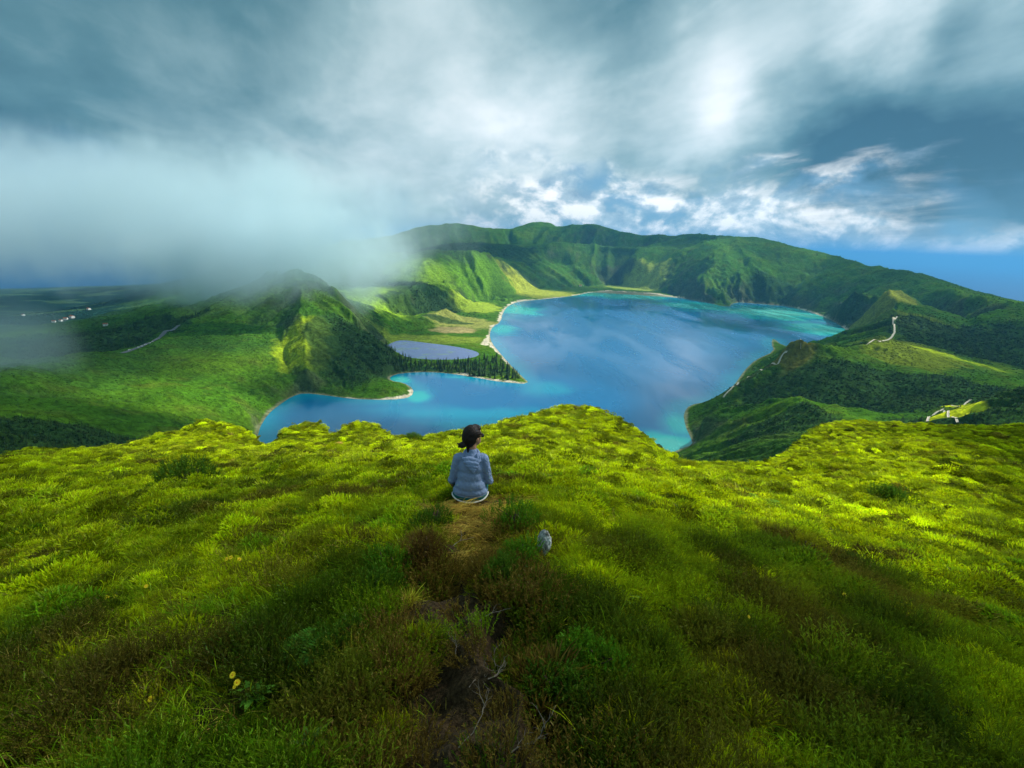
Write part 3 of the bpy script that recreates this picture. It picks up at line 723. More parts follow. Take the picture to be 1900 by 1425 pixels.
def scatter(name, protos, P, rot, scl, var, tint, label):
    """stuff that nobody could count: plant meshes set out on points"""
    c = bpy.data.collections.new(name + '_plants')
    for p in protos: c.objects.link(p)
    me = bpy.data.meshes.new(name); me.vertices.add(len(P)); me.vertices.foreach_set('co', np.asarray(P, np.float32).ravel())
    o = bpy.data.objects.new(name, me); col.objects.link(o)
    def at(nm, typ, key, arr):
        a = me.attributes.new(nm, typ, 'POINT'); a.data.foreach_set(key, arr)
    at('rot', 'FLOAT_VECTOR', 'vector', np.asarray(rot, np.float32).ravel()); at('scl', 'FLOAT_VECTOR', 'vector', (np.repeat(np.asarray(scl, np.float32)[:, None], 3, 1) if np.ndim(scl) == 1 else np.asarray(scl, np.float32)).ravel()); at('var', 'INT', 'value', np.asarray(var, np.int32))
    tc = np.ones((len(P), 4), np.float32); tc[:, :3] = tint; at('tint', 'FLOAT_COLOR', 'color', tc.ravel())
    g = bpy.data.node_groups.new(name, 'GeometryNodeTree')
    g.interface.new_socket('Geometry', in_out='INPUT', socket_type='NodeSocketGeometry'); g.interface.new_socket('Geometry', in_out='OUTPUT', socket_type='NodeSocketGeometry')
    gi = g.nodes.new('NodeGroupInput'); go = g.nodes.new('NodeGroupOutput')
    ci = g.nodes.new('GeometryNodeCollectionInfo'); ci.inputs[0].default_value = c; ci.inputs['Separate Children'].default_value = True; ci.inputs['Reset Children'].default_value = True
    ip = g.nodes.new('GeometryNodeInstanceOnPoints'); ip.inputs['Pick Instance'].default_value = True
    def na(nm, typ):
        n = g.nodes.new('GeometryNodeInputNamedAttribute'); n.data_type = typ; n.inputs[0].default_value = nm; return n.outputs[0]
    er = g.nodes.new('FunctionNodeEulerToRotation'); g.links.new(na('rot', 'FLOAT_VECTOR'), er.inputs[0])
    g.links.new(gi.outputs[0], ip.inputs['Points']); g.links.new(ci.outputs[0], ip.inputs['Instance']); g.links.new(na('var', 'INT'), ip.inputs['Instance Index'])
    g.links.new(er.outputs[0], ip.inputs['Rotation']); g.links.new(na('scl', 'FLOAT_VECTOR'), ip.inputs['Scale']); g.links.new(ip.outputs[0], go.inputs[0])
    md = o.modifiers.new('plants', 'NODES'); md.node_group = g
    return tag(o, label, None, kind='stuff')

# surveyed places on the near hillside
SEAT = nsurf(871, 934)
PATH_W = np.array([nsurf(*p)[:2] for p in PATH_PX])
STRAW_W = [nsurf(*p) for p in ((885, 945), (925, 930), (850, 950), (880, 985), (905, 960), (862, 1015), (890, 1030), (850, 1060))]
def build_ground_cover():
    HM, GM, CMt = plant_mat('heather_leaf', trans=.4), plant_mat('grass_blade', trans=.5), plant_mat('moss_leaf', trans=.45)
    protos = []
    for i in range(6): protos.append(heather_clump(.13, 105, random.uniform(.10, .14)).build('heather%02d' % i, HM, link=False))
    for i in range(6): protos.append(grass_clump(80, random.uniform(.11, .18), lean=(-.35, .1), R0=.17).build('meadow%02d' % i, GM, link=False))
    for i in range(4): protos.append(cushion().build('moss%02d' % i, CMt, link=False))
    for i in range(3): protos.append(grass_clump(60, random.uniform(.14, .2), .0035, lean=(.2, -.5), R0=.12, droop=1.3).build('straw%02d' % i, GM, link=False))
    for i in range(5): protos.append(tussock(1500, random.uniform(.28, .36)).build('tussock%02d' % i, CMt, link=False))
    kinds = {'h': (0, 6), 'g': (6, 6), 'm': (12, 4), 's': (16, 3)}
    # collection order is alphabetical in the instancer: heather, meadow, moss, straw
    N = 250000
    l = rng.uniform(0, 1, N)
    # radial density: even near the viewer, thinning and growing outwards
    ds = np.linspace(1.1, 100, 4000); rho = 120 * np.minimum(1, (6 / ds) ** 1.0) * ds
    cdf = np.cumsum(rho); cdf /= cdf[-1]; d = np.interp(l, cdf, ds)
    th = rng.uniform(R(-53), R(53), N)
    D = np.interp(th, CT[:, 0], CT[:, 2]); k = d < D + 4; d, th = d[k], th[k]
    x, y = d * np.sin(th), d * np.cos(th); z = near_h(x, y); n = len(x)
    n1 = fbm(x / 2.6, y / 2.6, 4); n2 = fbm(x / .8 + 30, y / .8, 3); n3 = fbm(x / 9 - 11, y / 9, 3); n4 = fbm(x / .45, y / .45 + 50, 2)
    dp = seg_dist(PATH_W, x, y)
    straw = np.zeros(n)
    for s, r_ in zip(STRAW_W, (.40, .33, .30, .34, .30, .20, .17, .16)): straw = np.maximum(straw, sstep(1.1, .6, np.hypot(x - s[0], y - s[1]) / r_))
    # how much of each plant; dimming toward the viewer is painted into the tint
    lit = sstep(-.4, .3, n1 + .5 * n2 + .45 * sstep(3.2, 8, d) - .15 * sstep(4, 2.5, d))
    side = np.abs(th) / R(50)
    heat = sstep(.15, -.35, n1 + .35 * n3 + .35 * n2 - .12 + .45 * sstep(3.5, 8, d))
    u = rng.uniform(0, 1, n)
    kind = np.where(u < .38 + .5 * heat, 0, np.where(u < .80 + .15 * heat, 2, 1))      # 0 heather, 1 grass, 2 moss
    left = sstep(-.2, -.9, x) * sstep(6, 3, d)
    kind = np.where((rng.uniform(0, 1, n) < .55 * left), 1, kind)
    q = rng.uniform(0, 1, n); kind = np.where((kind == 1) & (q < sstep(4, 9, d) * .9), np.where(rng.uniform(0, 1, n) < .5, 0, 2), kind)
    bare = (dp < .17 + .10 * n2) & (y < SEAT[1] - .2)
    wid = np.interp(y, [1.2, 2.4, 2.9, 3.3, 4.2, 4.9], [.30, .27, .10, .17, .20, .25])
    bare = (dp < wid * (1 + .9 * n4)) & (y < SEAT[1] + .05)
    keep = ~bare | ((rng.uniform(0, 1, n) < .05) & (kind != 1))
    kind = np.where(straw > .45, 3, kind)
    keep |= straw > .45
    seat_clear = (np.hypot((x - SEAT[0]) / .26, (y - SEAT[1] - .1) / .3) < 1) | ((np.abs(x - SEAT[0]) < .22) & (y > SEAT[1]) & (y < SEAT[1] + .95))
    keep &= ~(seat_clear & (rng.uniform(0, 1, n) < .92)); keep &= ~(np.hypot((x - SEAT[0]) / .25, (y - SEAT[1] - .02) / .22) < 1)
    tint = np.empty((n, 3))
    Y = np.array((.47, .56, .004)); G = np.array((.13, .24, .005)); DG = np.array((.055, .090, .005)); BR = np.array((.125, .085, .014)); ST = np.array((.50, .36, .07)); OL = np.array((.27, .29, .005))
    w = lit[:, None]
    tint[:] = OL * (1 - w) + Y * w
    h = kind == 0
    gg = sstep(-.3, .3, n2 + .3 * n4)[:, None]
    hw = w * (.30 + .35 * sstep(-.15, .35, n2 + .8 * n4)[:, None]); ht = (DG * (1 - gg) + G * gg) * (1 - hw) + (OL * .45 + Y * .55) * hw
    brn = sstep(.12, .42, fbm(x / 1.3 + 70, y / 1.3, 3) + .15 * sstep(9, 3, d))[:, None]
    ht = ht * (1 - .75 * brn) + BR * .75 * brn
    tint[h] = ht[h]
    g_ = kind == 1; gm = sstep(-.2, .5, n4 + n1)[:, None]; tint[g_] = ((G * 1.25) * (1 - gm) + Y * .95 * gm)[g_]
    bm = sstep(.25, .5, fbm(x / 3.1 + 20, y / 3.1, 3))[:, None] * .5; mm = kind == 2; tint[mm] = (tint * (1 - bm) + np.array((.20, .13, .012)) * bm)[mm]
    s_ = kind == 3; tint[s_] = ST * rng.uniform(.6, 1.15, (n, 1))[s_]
    near_path = (dp < .5) & (kind < 3) & (y < 4.6) & (rng.uniform(0, 1, n) < .5); tint[near_path] = BR * 1.2
    dry = (rng.uniform(0, 1, n) < .03) & (kind == 1); tint[dry] = ST
    tint *= (1 + rng.normal(0, 1, (n, 1)) * (.15 + .14 * sstep(5, 14, d))[:, None]).clip(.35, 1.7)
    scl = np.exp(rng.normal(-.08, .16 + .2 * sstep(5, 14, d), n)).clip(.45, 2.3) * np.maximum(1, (d / 5) ** .24) * np.where(kind == 0, 1.0 + .25 * (1 - w[:, 0]), 1)
    scl = np.where(kind == 3, .9, scl); scl *= np.clip(.6 + .25 * d, .75, 1)
    big = (kind != 3) & (rng.uniform(0, 1, n) < .13 * sstep(3.2, 7, d)); scl = np.where(big, rng.uniform(.55, 1.25, n) * np.maximum(1, (d / 8) ** .3), scl); kind = np.where(big, 4, kind)
    flat = np.where(kind == 1, 1 - .35 * sstep(3.5, 8, d), 1 - .45 * sstep(3.5, 8, d)); scl = np.stack([scl * (1 + .15 * sstep(4, 9, d)), scl * (1 + .15 * sstep(4, 9, d)), scl * flat], 1)
    scl[big, 2] = scl[big, 0] * rng.uniform(.65, 1.0, big.sum()); tint[big] *= rng.uniform(.6, 1.3, (big.sum(), 1))
    lo = np.array([0, 6, 12, 16, 19])[kind]; nn = np.array([6, 6, 4, 3, 5])[kind]
    var = lo + (rng.uniform(0, 1, n) * nn).astype(int)
    # lie with the slope
    e = .15; gx = (near_h(x + e, y, False) - near_h(x - e, y, False)) / (2 * e); gy = (near_h(x, y + e, False) - near_h(x, y - e, False)) / (2 * e)
    rot = np.stack([np.arctan(gy) * .7 + rng.normal(0, .12, n), -np.arctan(gx) * .7 + rng.normal(0, .12, n), np.where((kind == 1) | (kind == 3), rng.normal(0, .5, n), rng.uniform(0, 6.283, n))], 1)
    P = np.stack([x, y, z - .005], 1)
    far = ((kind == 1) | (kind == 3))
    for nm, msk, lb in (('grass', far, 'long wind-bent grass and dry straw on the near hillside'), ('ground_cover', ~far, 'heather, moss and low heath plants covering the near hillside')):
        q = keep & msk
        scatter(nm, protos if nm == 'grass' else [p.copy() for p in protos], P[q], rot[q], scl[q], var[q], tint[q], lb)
build_ground_cover()

# ------------------------------------------------------------------ the seated person
def blend_mesh(name, prims, voxel, mat, parent=None, smooth=6, post=None):
    """one continuous skin grown round overlapping solids: ('e', centre, radii[, rot]) or ('c', a, b, ra, rb)"""
    bm = bmesh.new()
    for p in prims:
        if p[0] == 'e':
            M = Matrix.Translation(p[1]) @ (Euler(p[3]).to_matrix().to_4x4() if len(p) > 3 else Matrix()) @ Matrix.Diagonal((*p[2], 1))
            bmesh.ops.create_icosphere(bm, subdivisions=3, radius=1, matrix=M)
        else:
            a, b = Vector(p[1]), Vector(p[2]); n = max(2, int((b - a).length / (min(p[3], p[4]) * .35)) + 1)
            d = b - a; q = d.to_track_quat('Z', 'Y').to_matrix().to_4x4()
            bmesh.ops.create_cone(bm, cap_ends=True, segments=20, radius1=p[3], radius2=p[4], depth=d.length, matrix=Matrix.Translation((a + b) / 2) @ q)
            bmesh.ops.create_icosphere(bm, subdivisions=3, radius=p[3], matrix=Matrix.Translation(a))
            bmesh.ops.create_icosphere(bm, subdivisions=3, radius=p[4], matrix=Matrix.Translation(b))
    me = bpy.data.meshes.new(name + '_raw'); bm.to_mesh(me); bm.free()
    o = bpy.data.objects.new(name, me); col.objects.link(o)
    r = o.modifiers.new('r', 'REMESH'); r.mode = 'VOXEL'; r.voxel_size = voxel; r.use_smooth_shade = True
    if smooth:
        s = o.modifiers.new('s', 'SMOOTH'); s.factor = .5; s.iterations = smooth
    dg = bpy.context.evaluated_depsgraph_get(); dg.update()
    m2 = bpy.data.meshes.new_from_object(o.evaluated_get(dg)); m2.name = name
    o.modifiers.clear(); o.data = m2; bpy.data.meshes.remove(me)
    if post:
        n = len(m2.vertices); co = np.empty(n * 3, np.float32); no = np.empty(n * 3, np.float32)
        m2.vertices.foreach_get('co', co); m2.vertex_normals.foreach_get('vector', no)
        m2.vertices.foreach_set('co', post(co.reshape(-1, 3), no.reshape(-1, 3)).astype(np.float32).ravel())
    m2.polygons.foreach_set('use_smooth', np.ones(len(m2.polygons), bool)); m2.materials.clear(); m2.materials.append(mat); m2.update()
    if parent: o.parent = parent
    return o
def simple_mat(name, c, rough=.8, spec=.3, nscale=None, namt=.3, bump=0.0, bdist=.002):
    m, t, out = new_mat(name); cc = (*c, 1); kw = {}
    if nscale:
        tc = t.add('ShaderNodeTexCoord').outputs['Object']; k = t.noise(tc, nscale, 5, .6)
        v = t.add('ShaderNodeVectorMath', operation='SCALE'); v.inputs[0].default_value = c; t.put(v.inputs['Scale'], t.math('MULTIPLY_ADD', t.math('SUBTRACT', k, .5), namt * 2, 1.0)); cc = v.outputs[0]
        if bump:
            b = t.add('ShaderNodeBump'); b.inputs['Strength'].default_value = bump; b.inputs['Distance'].default_value = bdist; t.link(k, b.inputs['Height']); kw['Normal'] = b.outputs[0]
    p = principled(t, out, Base_Color=cc, Roughness=rough, **kw); p.inputs['Specular IOR Level'].default_value = spec
    return m
def build_person():
    root = bpy.data.objects.new('person', None); col.objects.link(root); root.location = (SEAT[0], SEAT[1] + .07, SEAT[2] + .005)
    root.rotation_euler = (0, 0, R(2)); root.scale = (.90, .90, .90)
    tag(root, 'person in a blue-grey hoodie seated on the ridge, back turned, looking right', 'person')
    gz = lambda x, y: float(near_h(np.array([SEAT[0] + x]), np.array([SEAT[1] + .07 + y]))[0]) - root.location.z
    skin = simple_mat('skin', (.50, .25, .15), .55, .35, 40, .1)
    hood_m = simple_mat('hoodie_fabric', (.20, .27, .43), .95, .1, 55, .28, .5, .003)
    teal = simple_mat('teal_cloth', (.004, .105, .10), .8, .2, 60, .2)
    white = simple_mat('white_trim', (.72, .72, .68), .8, .2)
    hairm = simple_mat('dark_hair', (.016, .010, .008), .6, .25, 70, .5, .8, .004)
    yaw = R(-48); hc = Vector((.012, .075, .735))
    HR = Matrix.Rotation(yaw, 4, 'Z') @ Matrix.Rotation(R(4), 4, 'X')
    def hp(x, y, z): return tuple(hc + (HR @ Vector((x, y, z))))
    he = HR.to_euler()
    prims = [('e', (0, 0, .10), (.165, .12, .10)), ('e', (0, .02, .25), (.135, .095, .13)), ('e', (0, .035, .42), (.15, .10, .13)), ('c', (-.14, .035, .505), (.14, .035, .505), .045, .045),
             ('c', (0, .045, .50), (.008, .065, .66), .056, .047),
             ('e', hp(0, .005, .02), (.072, .090, .098), he), ('e', hp(0, .035, -.045), (.052, .058, .058), he), ('c', hp(0, .09, .0), hp(0, .104, -.018), .009, .012), ('e', hp(0, .082, -.052), (.022, .012, .010), he), ('e', hp(0, .075, -.082), (.022, .018, .014), he),
             ('e', hp(.074, .0, -.005), (.010, .020, .031), he), ('e', hp(-.074, .0, -.005), (.010, .020, .031), he)]
    kn, an = {}, {}
    for s in (-1, 1):
        g1 = gz(s * .13, .70)
        knee = (s * .135, .43, max(.12, gz(s * .13, .43) + .30)); ank = (s * .125, .66, g1 + .075)
        kn[s], an[s] = knee, ank
        prims += [('c', (s * .10, .04, .095), knee, .088, .058), ('c', knee, ank, .056, .038), ('c', ank, (s * .13, .80, g1 + .03), .036, .026)]
        el = (s * .232, .055, .235); wr = (s * .215, .19, .085) if s < 0 else (s * .17, .27, .20)
        prims += [('c', (s * .185, .035, .49), el, .048, .041), ('c', el, wr, .040, .027)]
        w = Vector(wr); fd = Vector((-s * .18, .85, -.30)).normalized(); sd = Vector((1, .15, .1)).normalized(); up = fd.cross(sd)
        pc = w + fd * .045
        prims += [('e', tuple(pc), (.040, .052, .016), (R(-18), 0, R(s * 10)))]
        for k, (off, ln) in enumerate(((-.030, .060), (-.010, .072), (.010, .076), (.030, .066))):
            b = w + fd * .085 + sd * off; m = b + fd * ln * .5 - up * .004 * s; e = m + fd * ln * .42 + Vector((0, 0, -.02 - .004 * k))
            prims += [('c', tuple(b), tuple(m), .0092, .0085), ('c', tuple(m), tuple(e), .0085, .007)]
        tb = w + fd * .03 - sd * .036 * s * -1 * -1
        prims += [('c', tuple(tb), tuple(tb + fd * .035 - sd * .022 * s), .011, .010), ('c', tuple(tb + fd * .035 - sd * .022 * s), tuple(tb + fd * .065 - sd * .026 * s), .010, .008)]
    hcn = np.array(hc); HS = 1.13
    def slim(co, no=None):
        co = co.copy(); w = sstep(.54, .62, co[:, 2]); k = .99 - .13 * sstep(.10, .30, co[:, 2]); co[:, 0] *= k * (1 - w) + w; return co
    def grow(co):
        w = sstep(.60, .68, co[:, 2])[:, None]; return co * (1 - w) + (hcn + (co - hcn) * HS + np.array([0, 0, .012])) * w
    blend_mesh('body', prims, .0052, skin, root, 4, lambda co, no: grow(slim(co)))
    # hoodie
    hp_ = [('e', (0, .005, .125), (.205, .150, .115)), ('e', (0, .0, .20), (.190, .138, .13)), ('e', (-.004, .012, .30), (.178, .126, .14)), ('e', (0, .025, .41), (.185, .125, .13)), ('e', (0, .035, .47), (.175, .108, .085)),
           ('c', (-.150, .035, .505), (.150, .035, .505), .062, .062), ('c', (0, .04, .52), (.004, .05, .572), .085, .066)]
    for s in (-1, 1):
        el = (s * .232, .055, .235)
        hp_ += [('c', (s * .168, .035, .495), (s * .205, .042, .37), .066, .062), ('c', (s * .205, .042, .37), el, .062, .058), ('e', el, (.057, .060, .056))]
        hp_ += [('c', el, (s * .225, .105, .190), .056, .048)] if s < 0 else [('c', el, (.195, .20, .212), .056, .044)]
    def folds(co, no):
        x, y, z = co[:, 0], co[:, 1], co[:, 2]
        a = np.arctan2(x, -y - .0)
        tor = np.exp(-((np.abs(x) / .20) ** 4))
        f1 = fbm(a * 1.1 + 4 + z * 3, z * 17 + .6 * np.sin(a * 2.2), 3); f2 = fbm(x * 11 + 7, z * 9 + x * 6, 3); f3 = fbm(x * 30 + y * 22, z * 26, 2)
        low = sstep(.40, .12, z)
        dsp = .0030 * (.5 - np.abs(f1) * 1.7) * (.25 + .75 * low) * tor + .005 * f2 + .002 * f3
        armf = sstep(.175, .20, np.abs(x)); dsp += armf * .007 * (.5 - np.abs(fbm(y * 16 + x * 9, z * 24 + x * 14, 2)) * 1.8)
        # armhole seam and hem rib
        dsp -= .006 * np.exp(-((np.abs(x) - .158 - .03 * (z - .35)) / .007) ** 2) * sstep(.28, .4, z)
        dsp -= .007 * np.exp(-((z - .105 - .012 * np.abs(x) / .2) / .006) ** 2)
        return slim(co + no * dsp[:, None])
    # open hem: the solid ends just above the shorts
    hood_o = blend_mesh('hoodie', hp_, .0060, hood_m, root, 22, folds)
    # hood lying on the back: a collar roll and a flap that comes to a point
    hh = []
    ring = []
    for k in range(15):
        a = R(-150 + 300 * k / 14) - math.pi / 2
        ring.append((.004 + .088 * math.cos(a), .045 + .075 * math.sin(a), .560 - .010 * math.cos(a + math.pi / 2) + .012 * math.sin(a)))
    for a, b in zip(ring[:-1], ring[1:]): hh.append(('c', a, b, .021, .021))
    for (x, z, w, h, y) in ((0, .525, .115, .032, -.058), (.005, .495, .102, .030, -.082), (.015, .462, .078, .028, -.094), (.026, .432, .050, .026, -.100), (.036, .404, .024, .022, -.103)):
        hh.append(('e', (x, y, z), (w, .026, h), (R(-16), R(6), 0)))
    hh += [('c', (-.110, -.030, .545), (.030, -.112, .400), .014, .011), ('c', (.115, -.030, .550), (.044, -.112, .404), .014, .011), ('c', (.098, .045, .560), (.118, -.045, .505), .020, .016), ('c', (.075, -.02, .575), (.10, -.07, .50), .013, .012)]
    def hfold(co, no):
        x, z = co[:, 0], co[:, 2]
        co = co * np.array([.90, 1, 1]); return co + no * (.003 * (.5 - np.abs(fbm(x * 22 + z * 16, z * 13 - x * 8, 3)) * 1.9))[:, None]
    blend_mesh('hood', hh, .0050, hood_m, root, 12, hfold)
    # shorts with a pale trim
    sh = [('e', (0, .005, .075), (.206, .150, .072)), ('e', (0, .02, .055), (.200, .140, .055))]
    for s in (-1, 1): sh += [('c', (s * .105, .05, .095), tuple(Vector((s * .105, .05, .095)).lerp(Vector(kn[s]), .72)), .102, .080)]
    so = blend_mesh('shorts', sh, .0065, teal, root, 4, slim)
    tr = []
    for k in range(41):
        a = 2 * math.pi * k / 40
        tr.append((.208 * math.cos(a), .004 + .153 * math.sin(a), .043 + .022 * abs(math.cos(a)) ** 2 + (.012 if math.cos(a) < 0 else .03) * abs(math.cos(a)) ** 6))
    blend_mesh('trim', [('c', a, b, .0085, .0085) for a, b in zip(tr[:-1], tr[1:])], .0045, white, so, 2, slim)
    for s in (-1, 1):
        g1 = gz(s * .13, .74)
        blend_mesh('shoe', [('e', (s * .128, .70, g1 + .055), (.044, .065, .045)), ('e', (s * .132, .80, g1 + .035), (.042, .085, .032)), ('e', (s * .13, .75, g1 + .018), (.044, .12, .018))], .006, simple_mat('shoe_fabric', (.05, .05, .06), .7), root, 3, slim)
    # hair: swept back to a small tail at the nape
    hr = [('e', hp(0, -.014, .036), (.085, .094, .098), he), ('e', hp(0, -.045, .005), (.080, .072, .090), he), ('e', hp(0, -.050, -.050), (.055, .048, .045), he), ('e', hp(0, .045, .088), (.062, .045, .034), he), ('e', hp(.058, .01, .045), (.030, .050, .040), he), ('e', hp(-.058, .01, .045), (.030, .050, .040), he),
          ('c', hp(0, -.085, -.045), hp(-.010, -.118, -.050), .022, .034), ('e', hp(-.012, -.130, -.052), (.036, .030, .030), he), ('c', hp(-.02, -.14, -.055), hp(-.055, -.150, -.040), .018, .007), ('c', hp(-.02, -.14, -.060), hp(-.045, -.155, -.075), .016, .006), ('c', hp(0, -.13, -.04), hp(-.02, -.165, -.03), .014, .005), ('c', hp(.012, -.075, -.065), hp(.02, -.080, -.150), .020, .007)]
    def strands(co, no):
        q = (np.linalg.inv(np.array(HR.to_3x3())) @ (co - np.array(hc)).T).T
        a = np.arctan2(q[:, 0], q[:, 2] + .05)
        co = hcn + (co - hcn) * HS + np.array([0, 0, .012])
        return co + no * (.0045 * fbm(a * 14, q[:, 1] * 6, 3) + .002 * fbm(co[:, 0] * 60, co[:, 2] * 60, 2))[:, None]
    blend_mesh('hair', hr, .0045, hairm, root, 2, strands)
    gm = simple_mat('sunglass_plastic', (.008, .008, .009), .15, .6)
    gl = [('c', hp(.078, .0, .018), hp(.073, .082, .020), .0045, .005), ('c', hp(-.078, .0, .018), hp(-.073, .082, .020), .0045, .005), ('e', hp(.036, .091, .004), (.034, .010, .024), he), ('e', hp(-.036, .091, .004), (.034, .010, .024), he), ('c', hp(-.02, .100, .02), hp(.02, .100, .02), .004, .004)]
    blend_mesh('sunglasses', gl, .0032, gm, root, 1, lambda co, no: hcn + (co - hcn) * HS + np.array([0, 0, .012]))
    return root
person = build_person()

# ------------------------------------------------------------------ single plants, stones and twigs near the viewer
def thing(name, loc, label, cat, group=None, rz=0):
    o = bpy.data.objects.new(name, None); col.objects.link(o); o.location = loc; o.rotation_euler = (0, 0, rz)
    return tag(o, label, cat, group)
BARK = simple_mat('twig_bark', (.09, .06, .04), .9, .1, 30, .4)
PALE = simple_mat('bleached_wood', (.20, .165, .125), .85, .2, 40, .35)
def tube(name, paths, mat, parent=None, sides=6):
    V, Fc = [], []
    for pts in paths:
        b = len(V); n = len(pts)
        for i, (p, r) in enumerate(pts):
            p = Vector(p); d = Vector(pts[min(i + 1, n - 1)][0]) - Vector(pts[max(i - 1, 0)][0]); d.normalize()
            a = d.orthogonal().normalized(); c = d.cross(a)
            for k in range(sides):
                t_ = 2 * math.pi * k / sides; V.append(tuple(p + a * math.cos(t_) * r + c * math.sin(t_) * r))
        for i in range(n - 1):
            for k in range(sides): Fc.append((b + i * sides + k, b + i * sides + (k + 1) % sides, b + (i + 1) * sides + (k + 1) % sides, b + (i + 1) * sides + k))
        Fc.append(tuple(b + (n - 1) * sides + k for k in range(sides)))
    return mesh_from(name, V, Fc, mat, parent=parent)
def bush(px, py, rx, rz, tintc, label, n=420, cat='bush', name='heather_bush', leaf=1.0, group=None):
    p = nsurf(px, py); root = thing(name, (p[0], p[1], p[2] + .04 * leaf ** .5), label, cat, group, random.uniform(0, 6.28))
    pm = PM(); stems = []
    lumps = [(random.uniform(-.6, .6) * rx, random.uniform(-.6, .6) * rx, random.uniform(.55, 1.0)) for _ in range(6)] + [(0, 0, 1.0)]
    for i in range(n):
        lx, ly, lh = random.choice(lumps); d = rdir(1.45)
        c = np.array([lx, ly, 0]) + d * np.array([rx * .5, rx * .5, rz * lh * .9])
        dd = d + np.array([0, 0, .9]); dd /= np.linalg.norm(dd); ln = random.uniform(.05, .10) * leaf
        shoot(pm, c - dd * ln * .5, dd, ln, random.randint(9, 13), .0046 * leaf, .012 * leaf)
    for i in range(10):
        lx, ly, lh = random.choice(lumps); e = Vector((lx, ly, rz * lh * .8))
        stems.append([((0, 0, -.02), .009), (tuple(e * .5 + Vector((random.uniform(-.03, .03), random.uniform(-.03, .03), .01))), .006), (tuple(e), .003)])
    pm.build('foliage', plant_mat('bush_leaf', False, tintc, .35), root)
    tube('stem', stems, BARK, root, 5)
    return root
GRN, MID, DRK, BRN, YEL = (.085, .20, .008), (.06, .13, .008), (.03, .075, .008), (.10, .060, .012), (.24, .26, .008)
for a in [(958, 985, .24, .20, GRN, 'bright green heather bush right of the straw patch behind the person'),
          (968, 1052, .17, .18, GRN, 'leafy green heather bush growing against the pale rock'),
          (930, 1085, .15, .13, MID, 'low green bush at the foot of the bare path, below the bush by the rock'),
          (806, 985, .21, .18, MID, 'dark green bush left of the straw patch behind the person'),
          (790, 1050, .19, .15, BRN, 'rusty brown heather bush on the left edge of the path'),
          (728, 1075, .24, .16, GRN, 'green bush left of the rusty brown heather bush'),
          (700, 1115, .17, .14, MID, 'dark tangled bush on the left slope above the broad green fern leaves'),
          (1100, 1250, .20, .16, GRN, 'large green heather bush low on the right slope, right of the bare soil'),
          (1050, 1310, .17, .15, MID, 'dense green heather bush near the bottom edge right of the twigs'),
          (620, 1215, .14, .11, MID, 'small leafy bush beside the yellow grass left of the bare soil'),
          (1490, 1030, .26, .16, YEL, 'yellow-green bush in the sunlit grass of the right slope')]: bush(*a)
for a in [(128, 836, .75, .85, DRK, 'lone dark shrub on the crest at the far left of the hillside'), (742, 812, .55, .60, DRK, 'dark round shrub on the crest left of the person'), (768, 822, .50, .45, MID, 'paler shrub on the crest, nearer the person than the dark round one'),
          (1278, 868, .40, .30, YEL, 'bright tufted shrub at the dip in the crest right of the grassy knoll'), (370, 905, .8, .45, MID, 'spreading dark shrub in the middle of the left slope'), (1655, 935, .5, .4, MID, 'round green shrub on the right slope')]: bush(*a, n=520, cat='shrub', name='shrub', leaf=2.6)
def tuft(px, py, L, c, label, n=90, w=.005):
    p = nsurf(px, py); root = thing('grass_tuft', (p[0], p[1], p[2] - .01), label, 'grass tuft', None)
    grass_clump(n, L, w, (.1, .1), .05, .8).build('blade', plant_mat('tuft_blade', False, c, .5), root)
    root.children[0].name = 'blades'; return root
for a in [(1010, 1180, .26, (.34, .34, .02), 'tall yellow grass tuft right of the path'), (760, 1100 + 20, .16, (.42, .38, .03), 'short golden grass tuft in the middle of the path'), (540, 1200, .24, (.16, .24, .02), 'green grass tuft among the ferns on the left slope'),
          (655, 1240, .22, (.34, .30, .02), 'golden grass tuft left of the bare soil'), (1310, 1205, .20, (.36, .32, .05), 'pale spiky grass tuft on the lower right slope'), (1190, 1400, .25, (.20, .22, .02), 'long drooping grass tuft at the bottom edge')]: tuft(*a)
def fern(px, py, n, L, c, label):
    p = nsurf(px, py); root = thing('fern', (p[0], p[1], p[2]), label, 'fern', None, random.uniform(-.3, .3)); mt = plant_mat('fern_leaf', False, c, .4)
    for i in range(n):
        pm = PM(); a = random.uniform(-.9, 1.6); h = np.array([math.cos(a), math.sin(a), 0]); s = np.array([-h[1], h[0], 0]); l = L * random.uniform(.7, 1.1)
        P = [h * l * k + np.array([0, 0, l * (.75 * k - .62 * k * k) + .02]) for k in np.linspace(0, 1, 17)]
        pm.strip(P, [.004 * (1 - .8 * k) for k in np.linspace(0, 1, 17)], 0, .5, side=s)
        for k in range(3, 17):
            ww = l * .26 * math.sin(math.pi * min(1, .12 + .88 * (1 - k / 17.0)) * .62)
            for sg in (-1, 1):
                e = P[k] + (s * sg * .93 + h * .38) * ww + np.array([0, 0, -.1 * ww]); side = h
                pm.strip([P[k], (P[k] + e) / 2, e], [.010, .012, .002], .3, .9, side=side)
        pm.build('frond', mt, root)
    return root
for a in [(610, 1180, 6, .30, (.085, .21, .012), 'green fern with long fronds below the dark bush on the left slope'), (520, 1250, 5, .24, (.06, .15, .012), 'darker fern above the pair of large yellow flowers'), (1400, 925 + 18, 5, .5, (.09, .2, .01), 'fern clump on the sunny right slope')]: fern(*a)
